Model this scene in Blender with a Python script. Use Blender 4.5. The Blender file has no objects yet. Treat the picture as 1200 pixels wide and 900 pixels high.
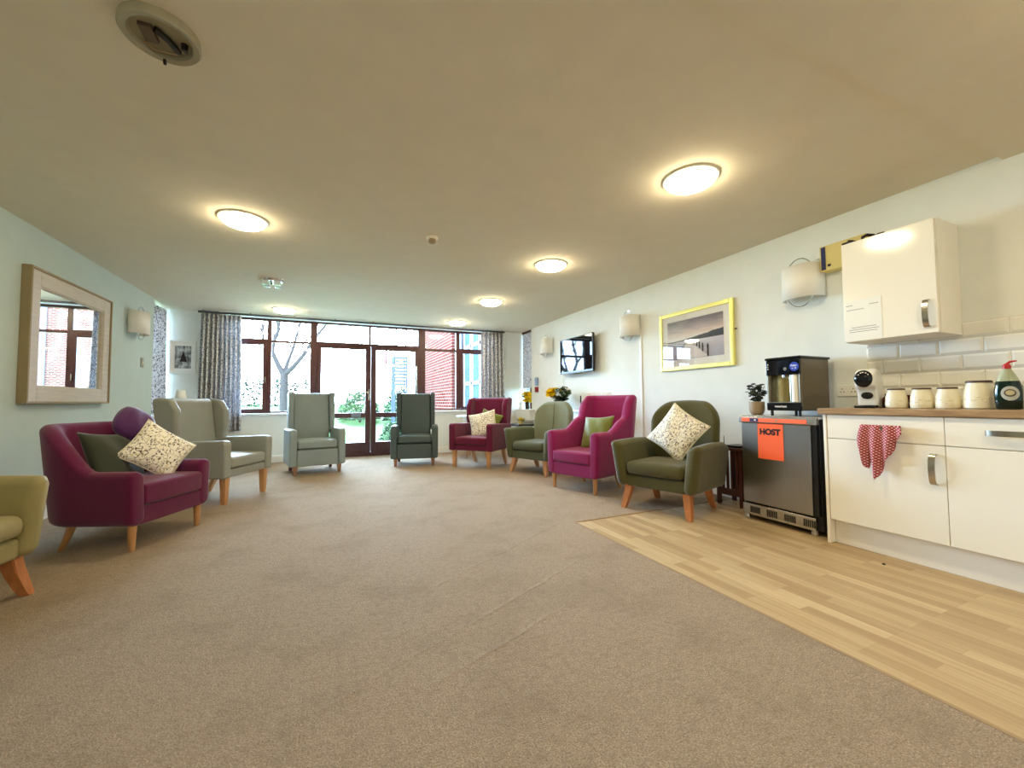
import bpy, bmesh, math, random
from mathutils import Vector, Matrix
random.seed(7)
sc = bpy.context.scene
COL = sc.collection
PI = math.pi
def R(d): return math.radians(d)

# ------------------------------------------------------------------ materials
def srgb(r, g, b):
    f = lambda c: (c/255/12.92) if c <= 10 else ((c/255+0.055)/1.055)**2.4
    return (f(r), f(g), f(b), 1)
class NT:
    def __init__(s, name):
        s.m = bpy.data.materials.new(name); s.m.use_nodes = True
        s.n = s.m.node_tree.nodes; s.l = s.m.node_tree.links; s.n.clear()
        s.out = s.n.new('ShaderNodeOutputMaterial')
    def add(s, t, inp=None, **kw):
        n = s.n.new(t)
        for k, v in kw.items(): setattr(n, k, v)
        for k, v in (inp or {}).items():
            if isinstance(v, bpy.types.NodeSocket): s.l.new(v, n.inputs[k])
            else: n.inputs[k].default_value = v
        return n
    def coord(s, kind='Object', scale=(1, 1, 1), rot=(0, 0, 0)):
        t = s.add('ShaderNodeTexCoord')
        m = s.add('ShaderNodeMapping', {'Vector': t.outputs[kind], 'Scale': scale, 'Rotation': rot})
        return m.outputs[0]
    def noise(s, vec, scale, detail=3, rough=.5):
        return s.add('ShaderNodeTexNoise', {'Vector': vec, 'Scale': scale, 'Detail': detail, 'Roughness': rough})
    def mix(s, f, a, b, mode='MIX'):
        n = s.add('ShaderNodeMix', data_type='RGBA', blend_type=mode)
        for i, v in ((0, f), (6, a), (7, b)):
            if isinstance(v, bpy.types.NodeSocket): s.l.new(v, n.inputs[i])
            else: n.inputs[i].default_value = v
        return n.outputs[2]
    def ramp(s, f, stops, interp='LINEAR'):
        r = s.add('ShaderNodeValToRGB', {'Fac': f}); cr = r.color_ramp; cr.interpolation = interp
        while len(cr.elements) < len(stops): cr.elements.new(.5)
        for e, (p, c) in zip(cr.elements, stops): e.position = p; e.color = c
        return r.outputs[0]
    def math(s, op, a, b=0., c=None):
        n = s.add('ShaderNodeMath', operation=op)
        for i, v in enumerate((a, b) if c is None else (a, b, c)):
            if isinstance(v, bpy.types.NodeSocket): s.l.new(v, n.inputs[i])
            else: n.inputs[i].default_value = v
        return n.outputs[0]
    def bump(s, h, strength=.3, dist=.01):
        return s.add('ShaderNodeBump', {'Height': h, 'Strength': strength, 'Distance': dist}).outputs[0]
    def pbr(s, color, rough=.5, metal=0, normal=None, **kw):
        b = s.add('ShaderNodeBsdfPrincipled', {'Base Color': color, 'Roughness': rough, 'Metallic': metal})
        if normal: s.l.new(normal, b.inputs['Normal'])
        for k, v in kw.items(): b.inputs[k].default_value = v
        s.l.new(b.outputs[0], s.out.inputs[0]); return s.m
WHITE = (1, 1, 1, 1); BLACK = (0, 0, 0, 1)
def plain(name, rgb, rough=.5, metal=0, var=.06, nscale=6, bump=0, bscale=200, **kw):
    t = NT(name); c = t.coord()
    n = t.noise(c, nscale).outputs[0]
    col = t.ramp(n, [(.3, tuple(x*(1-var) for x in srgb(*rgb)[:3])+(1,)), (.7, tuple(min(1, x*(1+var)) for x in srgb(*rgb)[:3])+(1,))])
    nor = t.bump(t.noise(c, bscale).outputs[0], bump, .002) if bump else None
    return t.pbr(col, rough, metal, nor, **kw)
def fabric(name, rgb, sheen=.25, rough=.9):
    t = NT(name); c = t.coord()
    n = t.noise(c, 5, 4).outputs[0]; f = t.noise(c, 420, 2).outputs[0]
    a = srgb(*rgb)
    col = t.mix(f, tuple(x*.72 for x in a[:3])+(1,), tuple(min(1, x*1.28) for x in a[:3])+(1,))
    col = t.mix(t.math('MULTIPLY', n, .25), col, tuple(x*.8 for x in a[:3])+(1,))
    h = t.math('ADD', t.noise(c, 500, 2).outputs[0], t.math('MULTIPLY', t.noise(c, 9, 2).outputs[0], 6.))
    return t.pbr(col, rough, 0, t.bump(h, .3, .002), **{'Sheen Weight': sheen, 'Specular IOR Level': .25})
def woodmat(name, rgb, rough=.4, axis='Z', dark=.6):
    t = NT(name); sc_ = {'Z': (14, 14, 1.2), 'X': (1.2, 14, 14), 'Y': (14, 1.2, 14)}[axis]
    c = t.coord(scale=sc_); n = t.noise(c, 3, 5, .6).outputs[0]; a = srgb(*rgb)
    col = t.ramp(n, [(.3, tuple(x*dark for x in a[:3])+(1,)), (.65, a)])
    return t.pbr(col, rough, 0, t.bump(n, .15, .003))
def floral(name, base, c1, c2, scale=14, trans=0.):
    """off-white cloth scattered with leaf blotches and thin stems"""
    t = NT(name); c = t.coord()
    w = t.noise(c, scale*.6, 2)
    wv = t.add('ShaderNodeVectorMath', {0: c, 1: t.add('ShaderNodeVectorMath', {0: w.outputs[1], 'Scale': .09*14/scale}, operation='SCALE').outputs[0]}, operation='ADD').outputs[0]
    st = t.add('ShaderNodeMapping', {'Vector': wv, 'Scale': (1.7, 1.7, .9), 'Rotation': (.5, .4, .3)}).outputs[0]
    v1 = t.add('ShaderNodeTexVoronoi', {'Vector': st, 'Scale': scale*1.5}); v2 = t.add('ShaderNodeTexVoronoi', {'Vector': wv, 'Scale': scale*2.1})
    v3 = t.add('ShaderNodeTexVoronoi', {'Vector': wv, 'Scale': scale*.8}, feature='DISTANCE_TO_EDGE')
    f1 = t.ramp(v1.outputs['Distance'], [(.27, WHITE), (.32, BLACK)]); f2 = t.ramp(v2.outputs['Distance'], [(.26, WHITE), (.30, BLACK)])
    f3 = t.ramp(v3.outputs[0], [(.012, WHITE), (.024, BLACK)])
    col = t.mix(f3, srgb(*base), srgb(*c1)); col = t.mix(f2, col, srgb(*c2)); col = t.mix(f1, col, srgb(*c1))
    nor = t.bump(t.noise(c, 500, 2).outputs[0], .2, .001)
    m = t.pbr(col, .9, 0, nor)
    if trans:
        b = [x for x in t.n if x.type == 'BSDF_PRINCIPLED'][0]
        tr = t.add('ShaderNodeBsdfTranslucent', {'Color': col}); mx = t.add('ShaderNodeMixShader', {0: trans, 1: b.outputs[0], 2: tr.outputs[0]})
        t.l.new(mx.outputs[0], t.out.inputs[0])
    return m
def emit(name, rgb, strength):
    t = NT(name); e = t.add('ShaderNodeEmission', {'Color': srgb(*rgb), 'Strength': strength}); t.l.new(e.outputs[0], t.out.inputs[0]); return t.m
def glassmat(name, tint=(1, 1, 1, 1), refl=.9):
    t = NT(name)
    tr = t.add('ShaderNodeBsdfTransparent', {'Color': tint}); g = t.add('ShaderNodeBsdfGlossy', {'Color': WHITE, 'Roughness': 0.0})
    fr = t.add('ShaderNodeFresnel', {'IOR': 1.45}); f = t.math('MULTIPLY', fr.outputs[0], refl)
    mx = t.add('ShaderNodeMixShader', {0: f, 1: tr.outputs[0], 2: g.outputs[0]}); t.l.new(mx.outputs[0], t.out.inputs[0]); return t.m
def brickmat(name, axes='YZ', c1=(98, 42, 34), c2=(78, 32, 26), mortar=(132, 118, 108)):
    t = NT(name); tc = t.add('ShaderNodeTexCoord'); s = t.add('ShaderNodeSeparateXYZ', {0: tc.outputs['Object']})
    ix = {'X': 0, 'Y': 1, 'Z': 2}
    v = t.add('ShaderNodeCombineXYZ', {0: s.outputs[ix[axes[0]]], 1: s.outputs[ix[axes[1]]]}).outputs[0]
    b = t.add('ShaderNodeTexBrick', {'Vector': v, 'Color1': srgb(*c1), 'Color2': srgb(*c2), 'Mortar': srgb(*mortar), 'Scale': 1., 'Mortar Size': .008, 'Brick Width': .225, 'Row Height': .075})
    return t.pbr(b.outputs[0], 1., **{'Specular IOR Level': 0.})

M = {}
def carpet():
    t = NT('carpet'); c = t.coord()
    n = t.noise(c, 190, 3, .7).outputs[0]; n2 = t.noise(c, 2.6, 6, .7).outputs[0]; n3 = t.noise(c, 38, 4, .75).outputs[0]
    col = t.ramp(n, [(.34, srgb(136, 112, 88)), (.5, srgb(178, 153, 124)), (.68, srgb(212, 190, 160))])
    col = t.mix(t.ramp(n3, [(.46, BLACK), (.64, (.4,)*3+(1,))]), col, srgb(140, 117, 92))
    col = t.mix(t.ramp(n2, [(.48, BLACK), (.66, (.34,)*3+(1,))]), col, srgb(134, 112, 84))
    h = t.math('ADD', n, t.math('MULTIPLY', n3, 1.5))
    s = t.add('ShaderNodeSeparateXYZ', {0: t.add('ShaderNodeTexCoord').outputs['Object']}); wob = t.math('MULTIPLY', t.noise(c, 2.5, 2).outputs[0], .05)
    for px_, py_, dx, dy, L0_, L1_ in ((-.03, 1.44, .901, .433, .0, 1.7), (.35, 2.05, .86, .51, .2, 1.5), (.2, 1.36, .93, .37, .1, .8)):     # loose ridges in the carpet
        u_ = t.math('SUBTRACT', s.outputs[0], px_); v_ = t.math('SUBTRACT', s.outputs[1], py_)
        al = t.math('ADD', t.math('MULTIPLY', u_, dx), t.math('MULTIPLY', v_, dy)); ac = t.math('ADD', t.math('SUBTRACT', t.math('MULTIPLY', v_, dx), t.math('MULTIPLY', u_, dy)), wob)
        g_ = t.math('MAXIMUM', t.math('SUBTRACT', 1., t.math('DIVIDE', t.math('ABSOLUTE', t.math('SUBTRACT', ac, .025)), .016)), 0.)
        g_ = t.math('MULTIPLY', g_, t.math('MULTIPLY', t.math('GREATER_THAN', al, L0_), t.math('LESS_THAN', al, L1_))); h = t.math('ADD', h, t.math('MULTIPLY', g_, .7))
    return t.pbr(col, 1., 0, t.bump(h, 1., .010), **{'Specular IOR Level': .1, 'Sheen Weight': .15})
def laminate():
    t = NT('laminate'); tc = t.add('ShaderNodeTexCoord'); s = t.add('ShaderNodeSeparateXYZ', {0: tc.outputs['Object']})
    v = t.add('ShaderNodeCombineXYZ', {0: s.outputs[1], 1: s.outputs[0]}).outputs[0]
    def br(w, off, a, b):
        x = t.add('ShaderNodeTexBrick', {'Vector': v, 'Color1': a, 'Color2': b, 'Mortar': srgb(150, 118, 76), 'Scale': 1., 'Mortar Size': .0008, 'Brick Width': w, 'Row Height': .066}); x.offset = off; x.offset_frequency = 3; return x
    b = br(.46, .37, (.24,)*3+(1,), (.78,)*3+(1,)); gr = t.add('ShaderNodeMapping', {'Vector': v, 'Scale': (2.2, 45, 1)}).outputs[0]
    n = t.noise(gr, 1.2, 5, .6).outputs[0]
    f = t.add('ShaderNodeMix', {0: .45}, data_type='FLOAT')
    bw = t.add('ShaderNodeRGBToBW', {0: b.outputs[0]}).outputs[0]
    f = t.math('ADD', t.math('MULTIPLY', bw, .55), t.math('MULTIPLY', n, .5))
    col = t.ramp(f, [(.25, srgb(156, 128, 92)), (.5, srgb(178, 151, 112)), (.75, srgb(203, 180, 140))])
    return t.pbr(col, .42, 0, t.bump(n, .08, .002), **{'Specular IOR Level': .4})
M['carpet'] = carpet(); M['laminate'] = laminate()
M['ceiling'] = plain('ceiling_paint', (222, 211, 189), .95, var=.02, bump=.15, bscale=120)
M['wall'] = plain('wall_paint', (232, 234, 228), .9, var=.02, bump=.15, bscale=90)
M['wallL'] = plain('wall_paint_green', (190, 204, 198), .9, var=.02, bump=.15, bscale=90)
M['gloss_white'] = plain('white_gloss_paint', (238, 236, 228), .4, var=.02)
M['mahogany'] = plain('mahogany_frame', (74, 38, 36), .4, var=.2, nscale=20)
M['glass'] = glassmat('window_glass')
M['clear'] = glassmat('clear_glass', (.93, .96, .93, 1))
M['cabinet'] = plain('cream_gloss', (244, 239, 226), .13, var=.01, nscale=3)
M['cabinet_in'] = plain('cream_carcass', (244, 238, 224), .4, var=.02)
M['plinth'] = plain('plinth', (240, 236, 228), .35, var=.02)
def worktopm():
    t = NT('worktop_oak'); c = t.coord(scale=(26, 2.2, 26)); n = t.noise(c, 2, 5, .6).outputs[0]
    col = t.ramp(n, [(.3, srgb(124, 96, 66)), (.55, srgb(168, 136, 100)), (.75, srgb(192, 162, 124))]); return t.pbr(col, .35)
M['worktop'] = worktopm()
M['tile'] = plain('glazed_tile', (238, 236, 228), .12, var=.02)
M['grout'] = plain('grout', (205, 202, 192), .9)
def brushed(name, rgb, rough=.35, sx=(1, 1, 90)):
    t = NT(name); c = t.coord(scale=sx); n = t.noise(c, 6, 3).outputs[0]; a = srgb(*rgb)
    col = t.mix(n, tuple(x*.8 for x in a[:3])+(1,), a)
    return t.pbr(col, rough, 1., t.bump(n, .05, .001))
M['steel'] = brushed('brushed_steel', (168, 166, 162), .3, (1, 60, 1))
M['steelv'] = brushed('brushed_steel_light', (205, 203, 198), .25, (40, 40, 1))
M['chrome'] = plain('chrome', (215, 215, 215), .08, 1, var=.01)
M['nickel'] = plain('satin_nickel', (190, 184, 172), .22, 1, var=.03)
M['black'] = plain('black_plastic', (18, 18, 20), .3, var=.1)
M['blackgloss'] = plain('black_gloss', (10, 14, 20), .06, var=.1)
M['darkgap'] = plain('dark_grille', (14, 13, 12), .7)
M['taupe'] = plain('taupe_metal', (112, 102, 84), .35, .55, var=.04)
M['orange'] = plain('orange_panel', (255, 110, 62), .45, var=.02)
M['orangepaper'] = plain('orange_paper', (255, 104, 52), .75, var=.02)
M['paper'] = plain('white_paper', (238, 238, 232), .6, var=.01)
M['greyink'] = plain('grey_ink', (150, 150, 150), .8)
M['ink'] = plain('black_ink', (28, 18, 18), .8)
M['oakleg'] = woodmat('oak_leg', (206, 152, 100), .35, 'Z', .72)
M['oakleg2'] = woodmat('oak_leg_orange', (200, 128, 76), .35, 'Z', .75)
M['brownleg'] = woodmat('brown_leg', (158, 118, 90), .4, 'Z', .75)
M['darkwood'] = woodmat('dark_wood', (88, 44, 34), .4, 'Z', .55)
M['burgundy'] = fabric('burgundy_wool', (100, 18, 64))
M['magenta'] = fabric('magenta_wool', (142, 24, 88))
M['burgdark'] = fabric('burgundy_wing_wool', (104, 16, 56))
M['purple'] = fabric('purple_velvet', (78, 26, 88), .5, .7)
M['sage'] = plain('sage_vinyl', (148, 150, 140), .5, var=.04, bump=.2, bscale=300)
M['greygreen'] = plain('grey_green_vinyl', (142, 154, 152), .45, var=.04, bump=.2, bscale=300)
M['slate'] = plain('dark_slate_vinyl', (72, 86, 86), .42, var=.04, bump=.2, bscale=300)
M['olive'] = fabric('olive_wool', (82, 78, 42))
M['moss'] = fabric('moss_wool', (84, 88, 62))
M['mossback'] = fabric('moss_back_wool', (128, 134, 110))
M['mustard'] = fabric('mustard_vinyl', (156, 144, 96), .1, .6)
M['velvetgreen'] = fabric('dark_green_velvet', (44, 50, 32), .5, .7)
M['limegreen'] = fabric('leaf_green_satin', (108, 116, 36), .4, .5)
M['floral'] = floral('floral_cushion', (242, 236, 222), (96, 80, 80), (208, 192, 140), 24)
M['curtain'] = floral('floral_curtain', (226, 226, 230), (92, 92, 106), (156, 148, 150), 17, .25)
M['piping'] = fabric('cushion_piping', (236, 226, 200))
M['mirror'] = plain('mirror_silver', (235, 238, 236), .0, 1, var=0)
M['limedwood'] = woodmat('limed_wood', (206, 196, 182), .6, 'Y', .86)
M['frame_side'] = plain('frame_side_tan', (150, 132, 96), .6)
M['yellowframe'] = plain('pale_gold_frame', (232, 224, 128), .35, .25, var=.03)
M['mat'] = plain('picture_mount', (242, 240, 236), .8, var=.01)
M['shade'] = plain('lamp_shade_fabric', (238, 234, 224), .85, var=.02)
M['lamp'] = emit('lamp_glow', (255, 238, 198), 44.)
M['rim'] = plain('lamp_rim', (232, 224, 200), .4)
M['ceramic'] = plain('cream_ceramic', (236, 228, 200), .25, var=.02)
M['lidwood'] = plain('dark_lid', (70, 44, 34), .5)
M['lidpale'] = plain('pale_lid', (226, 214, 178), .4)
M['grass'] = plain('grass', (112, 142, 92), 1., var=.3, nscale=40, **{'Specular IOR Level': 0.})
M['paving'] = plain('pale_paving', (224, 222, 218), 1., var=.08, **{'Specular IOR Level': 0.})
M['leafA'] = plain('shrub_leaf', (56, 84, 40), .6, var=.35, nscale=9)
M['leafB'] = plain('hedge_leaf', (46, 58, 44), 1., var=.5, nscale=9)
M['bark'] = plain('bark', (66, 60, 58), 1., var=.2, nscale=20, **{'Specular IOR Level': 0.})
M['yellow'] = plain('yellow_petal', (244, 212, 20), .6)
M['petalwhite'] = plain('white_petal', (238, 236, 226), .6)
M['leafdark'] = plain('dark_leaf', (34, 44, 26), .5, var=.3)
M['red'] = plain('red_plastic', (186, 18, 22), .35)
M['blue'] = plain('blue_sticker', (22, 60, 178), .4)
M['navy'] = plain('navy_stripe', (14, 26, 84), .5)
M['kraft'] = plain('cream_card', (216, 196, 124), .6, var=.04)
M['terracotta'] = plain('taupe_pot', (156, 134, 104), .6, var=.05)
M['screen'] = plain('tv_screen', (10, 12, 16), .03, var=0)
M['whiteplastic'] = plain('white_plastic', (238, 237, 230), .3, var=.01)
M['darkred'] = plain('dark_red_glaze', (70, 20, 18), .25)
M['teal'] = plain('turquoise_panel', (50, 128, 134), .6)
M['slat'] = plain('grey_blue_slats', (84, 92, 112), 1., **{'Specular IOR Level': 0.})

# ------------------------------------------------------------------ mesh helpers
def link(o, parent=None):
    COL.objects.link(o)
    if parent is not None: o.parent = parent
    return o
def obj(name, bm, mat, parent=None, smooth=True, wn=True, angle=50, loc=None):
    me = bpy.data.meshes.new(name); bmesh.ops.recalc_face_normals(bm, faces=bm.faces); bm.to_mesh(me); bm.free()
    for m in (mat if isinstance(mat, (list, tuple)) else [mat]): me.materials.append(m)
    if smooth:
        me.shade_smooth(); me.set_sharp_from_angle(angle=R(angle))
    o = bpy.data.objects.new(name, me); link(o, parent)
    if smooth and wn:
        w = o.modifiers.new('wn', 'WEIGHTED_NORMAL'); w.keep_sharp = True
    if loc: o.location = loc
    return o
def thing(name, label, cat, loc=(0, 0, 0), rz=0, group=None):
    o = bpy.data.objects.new(name, None); o.empty_display_size = .1; link(o)
    o.location = loc; o.rotation_euler = (0, 0, rz); tag(o, label, cat, group); return o
def tag(o, label, cat, group=None, kind=None):
    o['label'] = label; o['category'] = cat
    if group: o['group'] = group
    if kind: o['kind'] = kind
    return o
def struct(o, kind='structure'): o['kind'] = kind; return o
def B(): return bmesh.new()
def box(bm, x0, x1, y0, y1, z0, z1, bev=0, seg=2, mat=0):
    r = bmesh.ops.create_cube(bm, size=1); vs = r['verts']
    for v in vs: v.co = Vector((x0+(v.co.x+.5)*(x1-x0), y0+(v.co.y+.5)*(y1-y0), z0+(v.co.z+.5)*(z1-z0)))
    fs = {f for v in vs for f in v.link_faces}
    for f in fs: f.material_index = mat
    if bev:
        es = list({e for v in vs for e in v.link_edges})
        bmesh.ops.bevel(bm, geom=es, offset=bev, segments=seg, profile=.5, affect='EDGES', clamp_overlap=True)
    return bm
def bxo(name, dims, mat, parent=None, bev=0, seg=2, smooth=True):
    return obj(name, box(B(), *dims, bev=bev, seg=seg), mat, parent, smooth=bev > 0)
def prism(bm, pts, a0, a1, axis='X', bev=0, seg=3):
    """polygon pts extruded along an axis; pts are the two other coordinates in order"""
    def mk(a, p):
        return {'X': (a, p[0], p[1]), 'Y': (p[0], a, p[1]), 'Z': (p[0], p[1], a)}[axis]
    v0 = [bm.verts.new(mk(a0, p)) for p in pts]; v1 = [bm.verts.new(mk(a1, p)) for p in pts]
    n = len(pts); fs = [bm.faces.new(v0), bm.faces.new(v1[::-1])]
    for i in range(n): fs.append(bm.faces.new((v0[i], v1[i], v1[(i+1) % n], v0[(i+1) % n])))
    bmesh.ops.recalc_face_normals(bm, faces=fs)
    if bev:
        es = [e for e in {e for v in v0+v1 for e in v.link_edges} if e.is_valid and len(e.link_faces) == 2 and e.calc_face_angle(0) > R(20)]
        bmesh.ops.bevel(bm, geom=es, offset=bev, segments=seg, profile=.5, affect='EDGES', clamp_overlap=True)
    return bm
def loft(bm, rings, closed=True, caps=True):
    vr = [[bm.verts.new(p) for p in r] for r in rings]; n = len(rings[0])
    for a, b in zip(vr, vr[1:]):
        for i in range(n if closed else n-1): bm.faces.new((a[i], a[(i+1) % n], b[(i+1) % n], b[i]))
    if caps and closed:
        bm.faces.new(vr[0][::-1]); bm.faces.new(vr[-1])
    return bm
def lathe(bm, prof, c=(0, 0, 0), n=32, a0=0, a1=2*PI, sx=1, sy=1):
    full = abs(a1-a0-2*PI) < 1e-6; k = n if full else n+1
    vr = []
    for r, z in prof:
        vr.append([bm.verts.new((c[0]+sx*r*math.cos(a0+(a1-a0)*i/n), c[1]+sy*r*math.sin(a0+(a1-a0)*i/n), c[2]+z)) for i in range(k)])
    for a, b in zip(vr, vr[1:]):
        for i in range(n): bm.faces.new((a[i], a[(i+1) % k], b[(i+1) % k], b[i]))
    bmesh.ops.remove_doubles(bm, verts=bm.verts, dist=1e-5)
    return bm
def tube(bm, pts, rad, n=8, cap=True):
    pts = [Vector(p) for p in pts]; rads = rad if isinstance(rad, (list, tuple)) else [rad]*len(pts)
    rings = []; up = None
    for i, p in enumerate(pts):
        d = (pts[min(i+1, len(pts)-1)]-pts[max(i-1, 0)]).normalized()
        if up is None: up = d.orthogonal().normalized()
        else:
            up = (up-d*up.dot(d)); up = up.normalized() if up.length > 1e-6 else d.orthogonal().normalized()
        s = d.cross(up)
        rings.append([p+(up*math.cos(2*PI*k/n)+s*math.sin(2*PI*k/n))*rads[i] for k in range(n)])
    return loft(bm, rings, caps=cap)
def dup(root, loc, rz=None, label=None, group=None):
    r = root.copy(); COL.objects.link(r); r.location = loc
    if rz is not None: r.rotation_euler = (0, 0, rz)
    if label: r['label'] = label
    if group: r['group'] = group
    for ch in list(root.children):
        c = ch.copy(); COL.objects.link(c); c.parent = r
        for g in ch.children:
            d = g.copy(); COL.objects.link(d); d.parent = c
    return r
def text(name, body, size, mat, parent, loc, rot, ext=.0006, offset=0.0, align='CENTER'):
    cu = bpy.data.curves.new(name, 'FONT'); cu.body = body; cu.size = size; cu.extrude = ext; cu.offset = offset; cu.align_x = align; cu.align_y = 'CENTER'
    cu.materials.append(mat); o = bpy.data.objects.new(name+'_curve', cu); COL.objects.link(o); bpy.context.view_layer.update()
    me = bpy.data.meshes.new_from_object(o.evaluated_get(bpy.context.evaluated_depsgraph_get())); bpy.data.objects.remove(o); bpy.data.curves.remove(cu)
    o = bpy.data.objects.new(name, me); link(o, parent); o.location = loc; o.rotation_euler = rot; return o
FACE_NX = (PI/2, 0, -PI/2)       # lettering that faces -X
def smooth01(t): t = max(0, min(1, t)); return t*t*(3-2*t)
def lerp(a, b, t): return a+(b-a)*t

# ------------------------------------------------------------------ room
XL, XR, YB, YF, H = -2.2, 3.62, -2.4, 7.65, 2.40
WX, WY = 1.783, 2.79             # edge of the laminate
b = B(); box(b, XL-.3, WX, YB-.2, YF+.2, -.1, 0); box(b, WX, XR+.3, WY, YF+.2, -.1, 0)
struct(obj('floor', b, M['carpet'], smooth=False))
struct(bxo('floor_laminate', (WX, XR+.3, YB-.2, WY, -.1, -.002), M['laminate']))
b = B(); box(b, WX-.008, WX+.008, YB, WY+.008, -.004, .002, .001); box(b, WX-.008, XR, WY-.008, WY+.008, -.004, .002, .001)
struct(obj('trim_1', b, plain('joint_strip', (158, 130, 96), .5)))
struct(bxo('ceiling', (XL-.4, XR+.4, YB-.2, YF+.35, H, H+.15), M['ceiling']))
struct(bxo('trim_2', (XL, XR, YB, .955, H-.03, H), M['ceiling']))
# left wall with a window opening next to the far corner
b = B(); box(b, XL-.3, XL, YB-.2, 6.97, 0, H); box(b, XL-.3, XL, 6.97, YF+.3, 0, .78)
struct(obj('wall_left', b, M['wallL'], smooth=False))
b = B(); box(b, XR, XR+.3, YB-.2, 7.16, 0, H); box(b, XR, XR+.3, 7.16, YF+.3, 0, .78)
struct(obj('wall_right', b, M['wall'], smooth=False))
struct(bxo('wall_front', (XL-.3, XR+.3, YB-.2, YB, 0, H), M['wall']))
b = B()
box(b, XL-.3, -1.6, YF, YF+.3, 0, H); box(b, -1.6, -.33, YF, YF+.3, 0, .77); box(b, 1.66, 2.97, YF, YF+.3, 0, .77); box(b, 2.97, XR+.3, YF, YF+.3, 0, H)
box(b, -1.6, 2.97, YF, YF+.3, 2.375, H)
struct(obj('wall_back', b, M['wall'], smooth=False))
for nm, d in (('baseboard_left', (XL, XL+.018, YB, 6.97, 0, .11)), ('baseboard_back', (XL, -.33, YF-.018, YF, 0, .11)), ('baseboard_back', (1.66, XR, YF-.018, YF, 0, .11)), ('baseboard_right', (XR-.018, XR, 2.4, 7.1, 0, .11))):
    struct(bxo(nm, d, M['gloss_white'], bev=.006))
for nm, d in (('trim_3', (-1.62, -.33, YF-.03, YF+.16, .775, .80)), ('trim_4', (1.66, 3.0, YF-.03, YF+.16, .775, .80)), ('trim_5', (3.5, XR+.25, 7.0, YF, .775, .805)), ('trim_6', (XL-.25, XL+.03, 6.97, YF, .775, .80))):
    struct(bxo(nm, d, M['gloss_white'], bev=.005))
struct(bxo('wall_sill_panel', (3.5, XR, 7.02, YF, .60, .775), M['wall']))

# far windows and doors (plane y = 7.85)
def bar(bm, x0, x1, z0, z1, y=7.85, d=.07, bev=.006): return box(bm, x0, x1, y-d/2, y+d/2, z0, z1, bev)
def pane(parent, x0, x1, z0, z1, y=7.85): return bxo('pane', (x0, x1, y-.003, y+.003, z0, z1), M['glass'], parent)
w = thing('window_1', 'tall dark brown framed window left of the patio doors', 'window'); struct(w)
b = B(); bar(b, -1.6, -1.54, .8, 2.38); bar(b, -1.54, -.33, .8, .83); bar(b, -1.54, -.33, 2.34, 2.38); bar(b, -.976, -.913, .83, 2.34); bar(b, -1.54, -.976, 1.975, 2.035); bar(b, -.913, -.33, 1.985, 2.02)
obj('window_frame', b, M['mahogany'], w)
b = B(); bar(b, -1.54, -1.48, .83, 1.975, 7.83); bar(b, -1.03, -.976, .83, 1.975, 7.83); bar(b, -1.48, -1.03, .83, .875, 7.83); bar(b, -1.48, -1.03, 1.93, 1.975, 7.83)
c = obj('casement', b, M['mahogany'], w); bxo('handle', (-1.0, -.985, 7.77, 7.795, 1.3, 1.4), M['nickel'], c, .004)
pane(w, -1.54, -.976, 2.035, 2.34); pane(w, -.913, -.33, 2.02, 2.34); pane(w, -.913, -.33, .83, 1.985); pane(w, -1.48, -1.03, .875, 1.93)
w = thing('window_2', 'dark brown framed window right of the patio doors', 'window'); struct(w)
b = B(); bar(b, 2.91, 2.97, .8, 2.38); bar(b, 1.66, 2.91, .8, .825); bar(b, 1.66, 2.91, 2.34, 2.38); bar(b, 2.274, 2.35, .825, 2.34); bar(b, 1.66, 2.274, 1.955, 2.0); bar(b, 2.35, 2.91, 1.965, 2.025)
obj('window_frame', b, M['mahogany'], w)
b = B(); bar(b, 2.35, 2.40, .83, 1.965, 7.83); bar(b, 2.86, 2.91, .83, 1.965, 7.83); bar(b, 2.4, 2.86, .83, .87, 7.83); bar(b, 2.4, 2.86, 1.93, 1.965, 7.83)
obj('casement', b, M['mahogany'], w)
pane(w, 1.66, 2.274, .825, 1.955); pane(w, 1.66, 2.274, 2.0, 2.34); pane(w, 2.35, 2.91, 2.025, 2.34); pane(w, 2.4, 2.86, .87, 1.93)
w = thing('door_1', 'dark brown glazed double patio doors under a row of top lights', 'door'); struct(w)
b = B(); bar(b, -.33, -.22, 0, 2.38, d=.09); bar(b, 1.52, 1.66, 0, 2.38, d=.09); bar(b, -.22, 1.52, 2.345, 2.38, d=.09); bar(b, -.22, 1.52, 1.98, 2.035, d=.09); bar(b, -.22, 1.52, 0, .06, d=.12)
bar(b, .625, .665, 2.035, 2.345); bar(b, 1.10, 1.13, 2.035, 2.345); bar(b, 1.285, 1.315, 2.035, 2.345)
obj('door_frame', b, M['mahogany'], w)
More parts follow.
